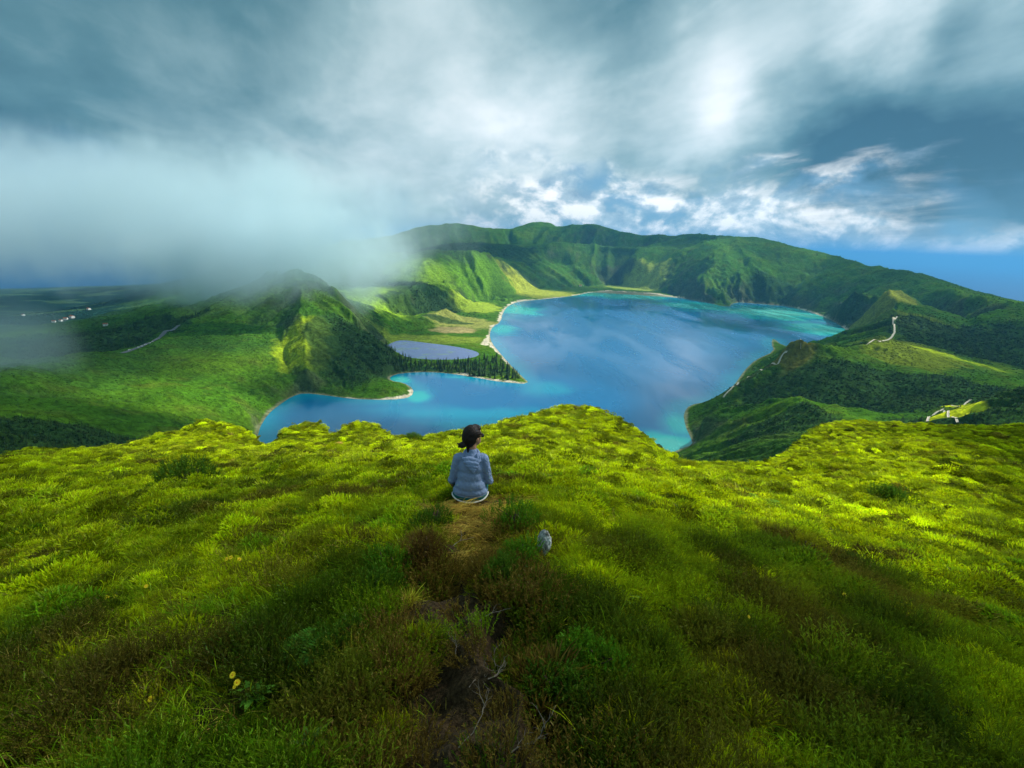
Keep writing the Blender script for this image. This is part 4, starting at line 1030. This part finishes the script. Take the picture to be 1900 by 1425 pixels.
def broadleaf(px, py, n, L, c, label):
    p = nsurf(px, py); root = thing('leafy_weed', (p[0], p[1], p[2] + .02), label, 'weed', None); mt = plant_mat('weed_leaf', False, c, .35)
    for i in range(n):
        a = 6.283 * i / n + random.uniform(-.3, .3); h = np.array([math.cos(a), math.sin(a), 0]); s = np.array([-h[1], h[0], 0]); l = L * random.uniform(.7, 1.2); pm = PM()
        P = [h * l * k + np.array([0, 0, l * (.8 * k - .5 * k * k)]) for k in np.linspace(0, 1, 7)]
        pm.strip(P, [.006, .02, .034, .036, .028, .014, .002], 0, 1, side=s); pm.build('leaf', mt, root)
for a in [(1295, 1265, 8, .11, (.24, .34, .05), 'pale leafy weed on the lower right slope'), (470, 1300, 9, .09, (.09, .22, .02), 'leafy green weed under the pair of large yellow flowers'), (1155, 1118, 5, .10, (.20, .32, .03), 'bright leafy weed on the slope right of the rock'), (570, 1395, 6, .08, (.07, .14, .02), 'dim leafy weed at the bottom edge left of the bare soil')]: broadleaf(*a)

PETAL = simple_mat('yellow_petal', (.85, .66, .02), .6, .2); EYE = simple_mat('flower_eye', (.62, .30, .01), .8, .1, 300, .4); STEMM = simple_mat('flower_stem', (.06, .13, .02), .8, .1)
def make_flower():
    root = thing('wildflower', (0, 0, 0), None, 'flower', 'yellow wildflowers in the grass')
    V, Fc = [], []
    for ring in range(2):
        for i in range(13):
            a = 2 * math.pi * (i + ring * .5) / 13; h = Vector((math.cos(a), math.sin(a), 0)); s = Vector((-h.y, h.x, 0)); z = .085 + .002 * ring; l = .021 - .004 * ring
            b = len(V); V += [tuple(h * .004 - s * .0018 + Vector((0, 0, z))), tuple(h * .004 + s * .0018 + Vector((0, 0, z))), tuple(h * l * .7 + s * .0042 + Vector((0, 0, z + .003))), tuple(h * l + Vector((0, 0, z + .001))), tuple(h * l * .7 - s * .0042 + Vector((0, 0, z + .003)))]
            Fc.append((b, b + 1, b + 2, b + 3, b + 4))
    mesh_from('petals', V, Fc, PETAL, False, root)
    bm = bmesh.new(); bmesh.ops.create_icosphere(bm, subdivisions=2, radius=.0062, matrix=Matrix.Translation((0, 0, .087)) @ Matrix.Diagonal((1, 1, .6, 1)))
    me = bpy.data.meshes.new('eye'); bm.to_mesh(me); bm.free(); me.materials.append(EYE); e = bpy.data.objects.new('eye', me); col.objects.link(e); e.parent = root
    tube('stem', [[((.01, 0, -.03), .0014), ((.004, .003, .03), .0014), ((0, 0, .085), .0012)]], STEMM, root, 5)
    return root
def copy_thing(o):
    c = o.copy(); col.objects.link(c)
    for ch in list(o.children):
        d = ch.copy(); col.objects.link(d); d.parent = c
        for g in list(ch.children): e = g.copy(); col.objects.link(e); e.parent = d
    return c
FLOWERS = [(450, 1281, 1.25, 'large yellow flower, the upper of the pair on the lower left slope'), (454, 1294, 1.25, 'large yellow flower, the lower of the pair on the lower left slope'), (446, 1301, .7, 'small yellow flower just below the pair of large ones'), (298, 1322, 1.15, 'orange-yellow flower alone near the lower left corner'),
           (534, 1206, .7, 'small yellow flower left of the fern fronds'), (581, 1207, .7, 'small yellow flower right of the darker fern'), (440, 1053, 1.5, 'yellow flower, rightmost of the cluster high on the left slope'), (432, 1056, 1.4, 'yellow flower in the middle of the cluster high on the left slope'), (447, 1056, 1.4, 'yellow flower at the lower edge of the cluster high on the left slope'),
           (204, 1126, 1.2, 'yellow flower, leftmost of the row of pale dots on the left slope'), (212, 1125, 1.2, 'yellow flower second in the row of pale dots on the left slope'), (222, 1124, 1.2, 'yellow flower, rightmost of the row of pale dots on the left slope'), (280, 1106, 1.2, 'single yellow flower right of the row of dots on the left slope'),
           (1307, 1130, 1.0, 'yellow flower on the right slope, upper of two'), (1378, 1164, 1.0, 'yellow flower on the right slope, lower of two'), (1556, 1120, 1.5, 'yellow flower far out on the dim right slope'), (1052, 1209, .8, 'tiny yellow flower right of the tall yellow grass tuft')]
fl0 = make_flower()
for i, (px, py, s, lb) in enumerate(FLOWERS):
    o = fl0 if i == 0 else copy_thing(fl0)
    p = nsurf(px, py + 6); o.location = (p[0], p[1], p[2] + .09); o.scale = (s * .58,) * 3; o.rotation_euler = (R(38), R(random.uniform(-15, 15)), random.uniform(-.4, .4)); o['label'] = lb
def rock():
    p = nsurf(1000, 1045); root_m, t, out = new_mat('lichen_stone')
    tc = t.add('ShaderNodeTexCoord').outputs['Object']; k = t.noise(tc, 16, 6, .65); k2 = t.noise(tc, 38, 4, .6)
    c = t.ramp(k, [(.34, (.07, .075, .06)), (.47, (.30, .31, .29)), (.6, (.62, .63, .62)), (.8, (.75, .75, .72))]); c = t.mix(t.smooth(k2, .60, .66), c, (.06, .06, .05))
    b = t.add('ShaderNodeBump'); b.inputs['Distance'].default_value = .01; b.inputs['Strength'].default_value = .7; t.link(k, b.inputs['Height'])
    principled(t, out, Base_Color=c, Roughness=.85, Normal=b.outputs[0])
    bm = bmesh.new(); bmesh.ops.create_icosphere(bm, subdivisions=5, radius=1)
    for v in bm.verts:
        c_ = v.co.copy(); n = float(fbm(np.array([c_.x * 1.3 + 3]), np.array([c_.z * 1.3 + c_.y]), 4)[0]); v.co = c_ * (1 + .28 * n)
        v.co = Vector((v.co.x * .045, v.co.y * .07, v.co.z * .095))
    me = bpy.data.meshes.new('rock'); bm.to_mesh(me); bm.free(); me.materials.append(root_m); me.polygons.foreach_set('use_smooth', np.ones(len(me.polygons), bool))
    o = bpy.data.objects.new('rock', me); col.objects.link(o); o.location = (p[0] + .03, p[1] + .05, p[2] + .13); o.rotation_euler = (R(-8), R(14), R(20))
    tag(o, 'pale lichen-spotted rock half hidden by the green bush', 'rock')
rock()
def twig(px, py, L, ang, label, mat=None, lift=.03):
    p = nsurf(px, py); root = thing('dead_twig', (p[0], p[1], p[2] + lift), label, 'twig', 'dead twigs on the bare path'); paths = []
    def grow(a, h, l, r, dep):
        pts = [(a, r)]; q = Vector(a); d = h
        for i in range(5):
            d = (d + Vector((random.uniform(-.45, .45), random.uniform(-.45, .45), random.uniform(-.12, .18)))).normalized(); q = q + d * l / 5; pts.append((tuple(q), r * (1 - .15 * (i + 1))))
            if dep and random.random() < .55: grow(tuple(q), (d + Vector((random.uniform(-1, 1), random.uniform(-1, 1), .15))).normalized(), l * .5, r * .6, dep - 1)
        paths.append(pts)
    grow((0, 0, 0), Vector((math.cos(ang), math.sin(ang), .06)), L * .8, .0030, 2)
    m = tube('dead_twig', paths, mat or PALE, None, 5); root_loc = root.location.copy(); bpy.data.objects.remove(root)
    m.location = root_loc; return tag(m, label, 'twig', 'dead twigs on the bare path')
for a in [(870, 1285, .22, 1.2, 'forked grey twig in the middle of the bare soil'), (905, 1270, .16, .2, 'thin curved twig at the right edge of the bare soil'), (845, 1225, .14, 1.7, 'short bent twig at the top of the bare soil'), (850, 1400, .22, .7, 'pale twig at the bottom edge, leftmost of those on the soil'),
          (945, 1410, .2, .9, 'pale crooked twig at the bottom edge, rightmost of those on the soil'), (840, 1020, .24, .9, 'long straw-coloured twig on the path behind the person'), (890, 1160, .16, 1.4, 'whitish twig in the dark hollow above the bare soil'), (960, 1250, .14, .4, 'grey twig in the dark heather right of the bare soil'),]: twig(*a)

# ------------------------------------------------------------------ trees, shrubs, trails, houses and cars on the far land
def tree_mats():
    m, t, out = new_mat('needle_leaf')
    c = t.attr('tint', 'INSTANCER').outputs['Color']
    oi = t.add('ShaderNodeObjectInfo').outputs['Random']; geo = t.add('ShaderNodeNewGeometry').outputs['Random Per Island']
    c1 = t.mix(oi, (.016, .045, .012), (.045, .085, .016)); v = t.add('ShaderNodeVectorMath', operation='SCALE'); t.link(c1, v.inputs[0]); t.put(v.inputs['Scale'], t.math('MULTIPLY_ADD', geo, .9, .55))
    principled(t, out, Base_Color=v.outputs[0], Roughness=.9).inputs['Specular IOR Level'].default_value = .1
    return m
NEEDLE = tree_mats()
def conifer_mesh(name, H=15, n=11, parent=None):
    V, Fc = [], []
    for i in range(n):
        k = i / (n - 1); z = H * (.12 + .86 * k); r = H * .20 * (1 - k) ** .8 + .35; q = 7
        off = random.uniform(0, 1)
        for j in range(q):
            a = 2 * math.pi * (j + off + random.uniform(-.2, .2)) / q; rr = r * random.uniform(.65, 1.25); w = .55 * r; b = len(V)
            h = Vector((math.cos(a), math.sin(a), 0)); s = Vector((-h.y, h.x, 0))
            V += [(0, 0, z + H * .055), tuple(h * rr * .55 + s * w * .5 + Vector((0, 0, z - H * .01))), tuple(h * rr + Vector((0, 0, z - H * .05 * random.uniform(.4, 1.4)))), tuple(h * rr * .55 - s * w * .5 + Vector((0, 0, z - H * .01)))]
            Fc.append((b, b + 1, b + 2, b + 3))
    o = mesh_from(name, V, Fc, NEEDLE, False, parent)
    return o
def bush_mesh(name, r=2.2, n=110):
    V, Fc = [], []
    for i in range(n):
        d = rdir(1.5); p = Vector(d) * r * random.uniform(.75, 1.08); p.z *= .8; b = len(V); s = r * random.uniform(.16, .30)
        u = Vector((random.gauss(0, 1), random.gauss(0, 1), random.gauss(0, .5))).normalized(); nn = (Vector(d) + Vector((random.gauss(0, .5), random.gauss(0, .5), random.gauss(0, .5)))).normalized(); u = (u - nn * u.dot(nn)).normalized(); w = nn.cross(u)
        V += [tuple(p + u * s), tuple(p + w * s), tuple(p - u * s), tuple(p - w * s)]; Fc.append((b, b + 1, b + 2, b + 3))
    return mesh_from(name, V, Fc, None, False)
def build_trees():
    # conifers standing on the spit, each its own object
    SP = np.array([at_z(x, y, LAKE + 3)[:2] for x, y in [(712, 655), (740, 668), (800, 675), (860, 674), (905, 664), (925, 664), (948, 682), (976, 705), (930, 704), (880, 698), (800, 688), (745, 689), (722, 694)]])
    protos = []
    for i in range(8):
        t_ = thing('conifer', (0, 0, -9000), None, 'tree', 'dark conifers crowded on the wooded spit')
        conifer_mesh('crown', random.uniform(13, 17), random.randint(8, 13), t_); tube('trunk', [[((0, 0, -1), .35), ((0, 0, 7), .2), ((0, 0, 13), .06)]], BARK, t_, 6); protos.append(t_)
    lo, hi = SP.min(0), SP.max(0); k = 0; tries = 0; pts = []
    while k < 290 and tries < 20000:
        tries += 1; p = np.array([random.uniform(lo[0], hi[0]), random.uniform(lo[1], hi[1])])
        if poly_sd(SP, p[:1], p[1:])[0] > 0: continue
        if any((p[0] - q[0]) ** 2 + (p[1] - q[1]) ** 2 < 16 for q in pts): continue
        z = float(far_h(p[:1], p[1:])[0])
        if z < LAKE + .8: continue
        pts.append(p); o = protos[k] if k < 8 else copy_thing(protos[k % 8])
        s = random.uniform(.7, 1.25) * (1 + .3 * random.random()); o.location = (p[0], p[1], z - .3); w_ = s * random.uniform(.9, 1.5); o.scale = (w_, w_, s); o.rotation_euler = (0, 0, random.uniform(0, 6.28))
        o['label'] = 'dark green conifer crowded among the others on the wooded spit in the lake'
        k += 1
    # woods and scrub
    sm = plant_mat('scrub_leaf', True, trans=.25); 
    bs = [bush_mesh('scrub%02d' % i) for i in range(4)]
    for b in bs: vattr(b, 'age', np.full(len(b.data.vertices), .55)); b.data.materials.append(sm); col.objects.unlink(b)
    cs = [conifer_mesh('spruce%02d' % i, 11, 9) for i in range(3)]
    for c in cs: col.objects.unlink(c)
    N = 210000; lr = rng.uniform(math.log(520), math.log(5200), N); th = rng.uniform(R(-52), R(50), N); r = np.exp(lr)
    x, y = r * np.sin(th), r * np.cos(th); z = far_h(x, y); sd = bil(SD0, th, lr); sp = bil(SP0, th, lr); sl = bil(SLO0, th, lr)
    n2 = fbm(x / 60 + 9, y / 60, 4); n1 = fbm(x / 260, y / 260, 4); n3 = fbm(x / 120 + 40, y / 120, 3)
    wood = np.zeros(N)
    for cc, rx, ry in WOOD_SHADE: wood = np.maximum(wood, sstep(1.0, .7, blob(cc, rx, ry, x, y) + .35 * n2 + .25 * n1))
    fld = np.zeros(N)
    for cc, rx, ry, rgb in FIELD_SUN:
        if rgb[0] > .13: fld = np.maximum(fld, sstep(1.15, .8, blob(cc, rx, ry, x, y) + .45 * n2 + .2 * n1))
    wood = wood * (1 - fld)
    ok = (np.minimum(sd, sp) > 16) & (z > LAKE + 4) | (z < LAKE - 60); ok &= (z > -600)
    pr = rng.uniform(0, 1, N)
    dens = np.clip(.25 + .6 * sstep(-.1, .4, n3) + wood - .88 * fld, 0.015, 1); ok &= pr < dens
    far_thin = (r > 2800) & (pr > .5) & (wood < .3); ok &= ~far_thin
    for P in TRAILS: ok &= seg_dist(P[::3], x, y) > 6
    x, y, z, r, wood, n1, n2, n3 = [a[ok] for a in (x, y, z, r, wood, n1, n2, n3)]; n = len(x)
    con = (rng.uniform(0, 1, n) < wood * .55); var = np.where(con, rng.integers(4, 7, n), rng.integers(0, 4, n))
    tint = hill_tint(x, y, z); wd = wood[:, None]; tint = tint * (1 - .5 * wd) + np.array((.02, .05, .012)) * .5 * wd
    tint *= rng.uniform(.62, 1.25, (n, 1))
    scl = rng.uniform(.45, 1.15, n) * np.clip(r / 1500, .55, 1.7) * np.where(con, .8, .85 + .5 * wood)
    rot = np.stack([np.zeros(n), np.zeros(n), rng.uniform(0, 6.28, n)], 1)
    scatter('scrub', bs + cs, np.stack([x, y, z - .5], 1), rot, scl, var, tint, 'scrub and woods covering the slopes round the lake')

def ribbon(name, px, w, mat, label, hf=far_h, lift=1.1):
    W = [surf(a, b, fh)[:2] for a, b in px]; P = []
    for a, b in zip(W[:-1], W[1:]):
        n = max(2, int(np.linalg.norm(b - a) / 8)); P += [a + (b - a) * k / n for k in range(n)]
    P.append(W[-1]); P = np.array(P)
    for _ in range(6): P[1:-1] = (P[:-2] + 2 * P[1:-1] + P[2:]) / 4
    T = np.gradient(P, axis=0); T /= np.linalg.norm(T, axis=1)[:, None] + 1e-9; S = np.stack([-T[:, 1], T[:, 0]], 1)
    cols = [P + S * (w * k / 2) for k in (-1, -.33, .33, 1)]
    Zc = [np.maximum(hf(c[:, 0], c[:, 1]), hf(P[:, 0], P[:, 1]) - .3) + lift for c in cols]
    V = np.stack([np.concatenate([c, z[:, None]], 1) for c, z in zip(cols, Zc)], 1).reshape(-1, 3)
    TRAILS.append(P); o = mesh_from(name, V, grid_faces(len(P), 4), mat); tag(o, label, None, kind='structure')
    return o
TRAILS = []
def build_trails():
    pm = simple_mat('pale_gravel', (.48, .44, .34), .9, .1, .2, .25); am = simple_mat('grey_asphalt', (.10, .11, .12), .8, .2, .2, .2)
    for px, w, l in [([(1342, 738), (1350, 728), (1365, 716), (1390, 698), (1410, 688), (1445, 675), (1447, 662), (1452, 656), (1460, 655)], 4.0, 'pale trail climbing the spur from the lake shore'), ([(1487, 645), (1484, 635), (1482, 630)], 3.2, 'short pale trail on the nose of the spur'),
                     ([(1630, 634), (1649, 631), (1660, 617), (1658, 600), (1656, 592), (1664, 588)], 4.4, 'pale trail along the far right ridge'), ([(1600, 639), (1615, 636), (1632, 633)], 2.6, 'faint trail over the saddle'),
                     ([(1720, 783), (1723, 774), (1731, 768), (1741, 765), (1750, 760)], 3.0, 'pale road bending in the right valley'), ([(1752, 762), (1758, 770), (1766, 775), (1776, 785)], 2.4, 'pale track down the right valley'), ([(1764, 753), (1771, 756), (1783, 754), (1797, 752), (1790, 747), (1801, 742)], 2.8, 'pale road zigzag above the valley fields')]:
        ribbon('path', px, w, pm, l)
    ribbon('road', [(226, 656), (245, 649), (262, 644), (285, 634), (320, 613), (332, 604)], 11, am, 'grey road and lay-by on the crest of the left mountain')
build_trails()
build_trees()
def build_cars():
    GL = simple_mat('car_glass', (.02, .03, .04), .1, .6); TY = simple_mat('tyre_rubber', (.02, .02, .02), .8)
    def car(color):
        root = thing('parked_car', (0, 0, 0), None, 'car', 'cars parked along the mountain road'); pm = simple_mat('car_paint', color, .3, .5)
        prof = [(-2.1, .35), (2.1, .35), (2.15, .75), (1.9, .95), (.95, 1.0), (.35, 1.45), (-1.35, 1.48), (-1.9, 1.0), (-2.15, .9)]
        V = [(x, s * .85 * (1 if z < 1.2 else .82), z) for s in (-1, 1) for x, z in prof]; n = len(prof)
        Fc = [tuple(range(n))[::-1], tuple(range(n, 2 * n))] + [(i, (i + 1) % n, n + (i + 1) % n, n + i) for i in range(n)]
        mesh_from('body', V, Fc, pm, False, root)
        V = []; Fc = []
        for s in (-1, 1):
            b = len(V); V += [(.75, s * .86, 1.02), (.28, s * .76, 1.40), (-1.28, s * .76, 1.42), (-1.7, s * .86, 1.04)]; Fc.append((b, b + 1, b + 2, b + 3))
        b = len(V); V += [(.99, -.72, 1.04), (.99, .72, 1.04), (.40, .64, 1.46), (.40, -.64, 1.46)]; Fc.append((b, b + 1, b + 2, b + 3))
        mesh_from('window', V, Fc, GL, False, root)
        for sx in (-1.3, 1.3):
            for sy in (-.82, .82): tube('wheel', [[((sx, sy - .1, .33), .33), ((sx, sy + .1, .33), .33)]], TY, root, 14)
        return root
    c0 = car((.82, .82, .82))
    for i, (px, py, lb) in enumerate([(240, 650, 'white car parked at the lowest left end of the mountain road'), (257, 645, 'white car in the middle of the mountain lay-by, left of a close pair'), (263, 643, 'white car, right one of the close pair in the mountain lay-by'), (270, 640, 'white car parked between the close pair and the upper two cars on the mountain road'), (278, 637, 'white car, left one of the upper two on the mountain road'), (283.5, 634.5, 'white car parked highest up the mountain road')]):
        o = c0 if i == 0 else copy_thing(c0); p = surf(px, py, fh); o.location = (p[0], p[1], float(far_h(p[:1], p[1:2])[0]) + .5); o.rotation_euler = (0, 0, R(40) + random.uniform(-.3, .3)); o.scale = (1.15,) * 3; o['label'] = lb
    WL = simple_mat('house_plaster', (.80, .79, .75), .9, .1, .5, .08); RF = simple_mat('roof_tile', (.33, .13, .07), .9, .1, 2, .2)
    def house(w, d, h):
        root = thing('house', (0, 0, 0), None, 'house')
        V = [(x, y, z) for z in (-6, h) for x, y in ((-w, -d), (w, -d), (w, d), (-w, d))] + [(-w, 0, h * 1.5), (w, 0, h * 1.5)]
        mesh_from('wall', V, [(0, 1, 5, 4), (1, 2, 6, 9, 5), (2, 3, 7, 6), (3, 0, 4, 8, 7)], WL, False, root)
        e = .5; V = [(-w - e, -d - e, h - .25), (w + e, -d - e, h - .25), (w + e, 0, h * 1.5 + .12), (-w - e, 0, h * 1.5 + .12), (-w - e, d + e, h - .25), (w + e, d + e, h - .25)]
        V2 = V + [(a, b, c + .3) for a, b, c in V]; mesh_from('roof', V2, [(0, 1, 2, 3), (3, 2, 5, 4), (9, 8, 7, 6), (10, 11, 8, 9), (0, 6, 7, 1), (4, 5, 11, 10), (0, 3, 9, 6), (3, 4, 10, 9), (1, 7, 8, 2), (2, 8, 11, 5)], RF, False, root)
        for k in (-.55, .05, .6):
            mesh_from('window' if k != .05 else 'door', [(w * k - .6, -d - .04, h * (.4 if k != .05 else 0)), (w * k + .6, -d - .04, h * (.4 if k != .05 else 0)), (w * k + .6, -d - .04, h * .78), (w * k - .6, -d - .04, h * .78)], [(0, 1, 2, 3)], GL, False, root)
        return root
    p = surf(1077, 531, fh); o = house(11, 6, 8); o.location = (p[0], p[1], p[2]); tag(o, 'lone white house on the flat beyond the far shore of the lake')
    h0 = None
    for i, (px, py, s, lb) in enumerate([(134, 590, 2.0, 'white house, largest of the cluster on the coastal plain'), (122, 593, 1.5, 'small white house left of the largest one on the plain'), (113, 596, 1.3, 'small white house in the middle of the row on the plain'), (100, 598, 1.3, 'small white house at the left end of the row on the plain'), (43, 586, 1.5, 'white house alone near the left edge of the plain'), (165, 575, 1.6, 'white house on the slope above the others on the plain'), (196, 604, 1.3, 'white house at the foot of the lit green slope')]):
        if h0 is None: h0 = house(7, 5, 6); o = h0
        else: o = copy_thing(h0)
        o['group'] = 'white houses on the coastal plain'; p = surf(px, py, fh); o.location = tuple(p); o.scale = (s * .75,) * 3; o.rotation_euler = (0, 0, random.uniform(-.6, .6)); o['label'] = lb
build_cars()

# ------------------------------------------------------------------ air: haze, the cloud bank on the left mountain
def build_air():
    def box(name, lo, hi):
        V = [(x, y, z) for z in (lo[2], hi[2]) for x, y in ((lo[0], lo[1]), (hi[0], lo[1]), (hi[0], hi[1]), (lo[0], hi[1]))]
        return mesh_from(name, V, [(0, 3, 2, 1), (4, 5, 6, 7), (0, 1, 5, 4), (1, 2, 6, 5), (2, 3, 7, 6), (3, 0, 4, 7)], None, False)
    h = box('haze', (-170000, -170000, SEA - 2), (170000, 170000, HAZE_TOP)); tag(h, 'pale blue air between the viewer and the far hills', None, kind='stuff')
    m, t, out = new_mat('haze_air'); v = t.add('ShaderNodeVolumePrincipled'); v.inputs['Color'].default_value = (.10, .36, .66, 1); v.inputs['Density'].default_value = HAZE; v.inputs['Anisotropy'].default_value = .2
    t.link(v.outputs[0], out.inputs['Volume']); h.data.materials.append(m)
HAZE, HAZE_TOP = 4.4e-5, 520.0
build_air()
FOG_C, FOG_R, FOG_D = (-1600, 2200, 20), (1600, 850, 380), 0.0032
def build_fog(name, C, Rr, D, label):
    bm = bmesh.new(); bmesh.ops.create_icosphere(bm, subdivisions=4, radius=1)
    me = bpy.data.meshes.new(name); bm.to_mesh(me); bm.free()
    o = bpy.data.objects.new(name, me); col.objects.link(o); o.location = C; o.scale = Rr
    tag(o, label, None, kind='stuff')
    m, t, out = new_mat('cloud_vapour'); tc = t.add('ShaderNodeTexCoord').outputs['Object']; geo = t.add('ShaderNodeNewGeometry').outputs['Position']
    r = t.vmath('LENGTH', tc, out=1)
    n = t.noise(geo, .0016, 5, .6, .4); n2 = t.noise(t.vmath('MULTIPLY', geo, (1, 1, .5)), .006, 3, .6, .5)
    e = t.math('SUBTRACT', 1.0, r); e = t.math('ADD', e, t.math('MULTIPLY', t.math('SUBTRACT', n, .5), 1.35)); e = t.math('ADD', e, t.math('MULTIPLY', t.math('SUBTRACT', n2, .5), .95)); e = t.math('ADD', e, t.math('MULTIPLY', t.math('SUBTRACT', t.noise(geo, .018, 3, .6, .4), .5), .45))
    f = t.smooth(e, .04, .85); edge = t.smooth(r, 1.0, .82)
    dn = t.math('MULTIPLY', t.math('MULTIPLY', f, edge), D)
    v = t.add('ShaderNodeVolumePrincipled'); v.inputs['Color'].default_value = (.66, .82, .87, 1); v.inputs['Anisotropy'].default_value = .2; t.put(v.inputs['Density'], dn)
    t.link(v.outputs[0], out.inputs['Volume']); me.materials.append(m)
build_fog('cloud_bank', FOG_C, FOG_R, FOG_D, 'grey cloud bank lying over the left mountain')
build_fog('cloud_wisp', (-830, 1820, -110), (560, 420, 240), .0075, 'ragged mist wrapped round the top of the left mountain')
build_fog('mist', tuple(at_d(-5, 655, 1250)), (150, 200, 120), .0032, 'small wisp of mist at the left edge')

# ------------------------------------------------------------------ clouds overhead (outside the frame) that shade parts of the land
def build_shade_cloud(name, alt, x0, x1, y0, y1, n, mask, T, dens, label):
    """a soft cloud sheet of varying thickness hung where its shadow falls on the surveyed ground"""
    gx, gy = np.meshgrid(np.linspace(x0, x1, n), np.linspace(y0, y1, n)); k = mask(gx.ravel(), gy.ravel()).reshape(n, n)
    e = np.minimum.reduce([np.linspace(0, 1, n)[None, :] + 0 * gx, 1 - np.linspace(0, 1, n)[None, :] + 0 * gx, np.linspace(0, 1, n)[:, None] + 0 * gx, 1 - np.linspace(0, 1, n)[:, None] + 0 * gx])
    k = k * sstep(0, .12, e); off = alt[1] / math.tan(SUN_EL)
    X = (gx + math.sin(SUN_AZ) * off).ravel(); Y = (gy + math.cos(SUN_AZ) * off).ravel(); k = np.clip(k.ravel() - .01, 0, 1); zc = alt[0] + alt[1]
    bump = 1 + .25 * fbm(X / (x1 - x0) * 14, Y / (y1 - y0) * 14, 3)
    top = np.stack([X, Y, zc + k * T * .7 * bump], 1); bot = np.stack([X, Y, zc - k * T * .3 * bump], 1)
    f = grid_faces(n, n); keep = (k[f] > 0).any(1); f = f[keep]
    V = np.concatenate([top, bot]); Fc = np.concatenate([f, f[:, ::-1] + n * n])
    used = np.unique(Fc); mp = -np.ones(len(V), int); mp[used] = np.arange(len(used))
    o = mesh_from(name, V[used], mp[Fc]); tag(o, label, None, kind='stuff')
    m, t, out = new_mat('cloud_sheet'); v = t.add('ShaderNodeVolumePrincipled'); v.inputs['Color'].default_value = (.92, .97, 1, 1); v.inputs['Density'].default_value = dens; v.inputs['Anisotropy'].default_value = .6
    t.link(v.outputs[0], out.inputs['Volume']); o.data.materials.append(m)
SUNNY = [((1090, 490), 500, 420), ((1340, 500), 420, 420), ((1470, 500), 260, 360), ((1100, 620), 800, 1000), ((960, 740), 420, 220), ((560, 600), 190, 330), ((640, 560), 260, 260), ((720, 560), 420, 330), ((860, 540), 420, 500), ((980, 540), 420, 300), ((860, 595), 300, 200), ((700, 480), 420, 500), ((400, 560), 500, 420), ((1180, 533), 420, 220), ((1075, 500), 330, 260), ((1300, 450), 400, 300),
         ((1640, 545), 190, 200), ((1680, 600), 100, 170), ((1660, 640), 60, 90), ((1745, 655), 90, 60), ((1805, 672), 80, 50), ((1775, 765), 130, 130), ((380, 730), 260, 170), ((1000, 640), 500, 420), ((1480, 590), 330, 260), ((830, 770), 260, 120), ((1420, 800), 120, 120)]
def far_mask(x, y):
    n = fbm(x / 420, y / 420, 4); m = .66 + 1.1 * fbm(x / 1300 + 5, y / 1300 + 2, 4)
    def hole(p, rx, ry):
        a = math.atan2(p[0], p[1]); k = (p[2] + 250) / math.tan(SUN_EL)
        dx, dy = x - p[0] + math.sin(SUN_AZ) * k, y - p[1] + math.cos(SUN_AZ) * k
        u = dx * math.cos(a) - dy * math.sin(a); v = dx * math.sin(a) + dy * math.cos(a)
        return 1 - sstep(1.25, .55, np.sqrt((u / rx) ** 2 + (v / ry) ** 2) + .5 * n)
    for c, rx, ry in SUNNY: m = m * hole(surf(*c, fh), rx, ry)
    m = m * hole((FOG_C[0] - 100, FOG_C[1], FOG_C[2]), 1500, 800) * hole((15, 45, -8), 300, 300)
    return np.clip(m, 0, 1)
build_shade_cloud('cloud_deck', (-250, 5600), -4600, 3400, -900, 6400, 260, far_mask, 260, .0060, 'high broken cloud deck overhead')
def near_mask(x, y):
    sx = np.where(x < 1, 7 + .37 * np.maximum(y, 0), 9 + .70 * np.maximum(y, 0)); q = np.sqrt(((x - 1) / sx) ** 2 + ((y - 30) / 25) ** 2 * (y < 30))
    return sstep(1.0, 1.34, q + .10 * fbm(x / 6, y / 6, 3))
build_shade_cloud('added_shade_cloud', (-4, 260), -90, 90, -60, 90, 170, near_mask, 30, .085, 'unseen cloud sheet added to darken the edges of the near hillside')  # added cloud out of view, its thickness shaped to dim the foreground edges
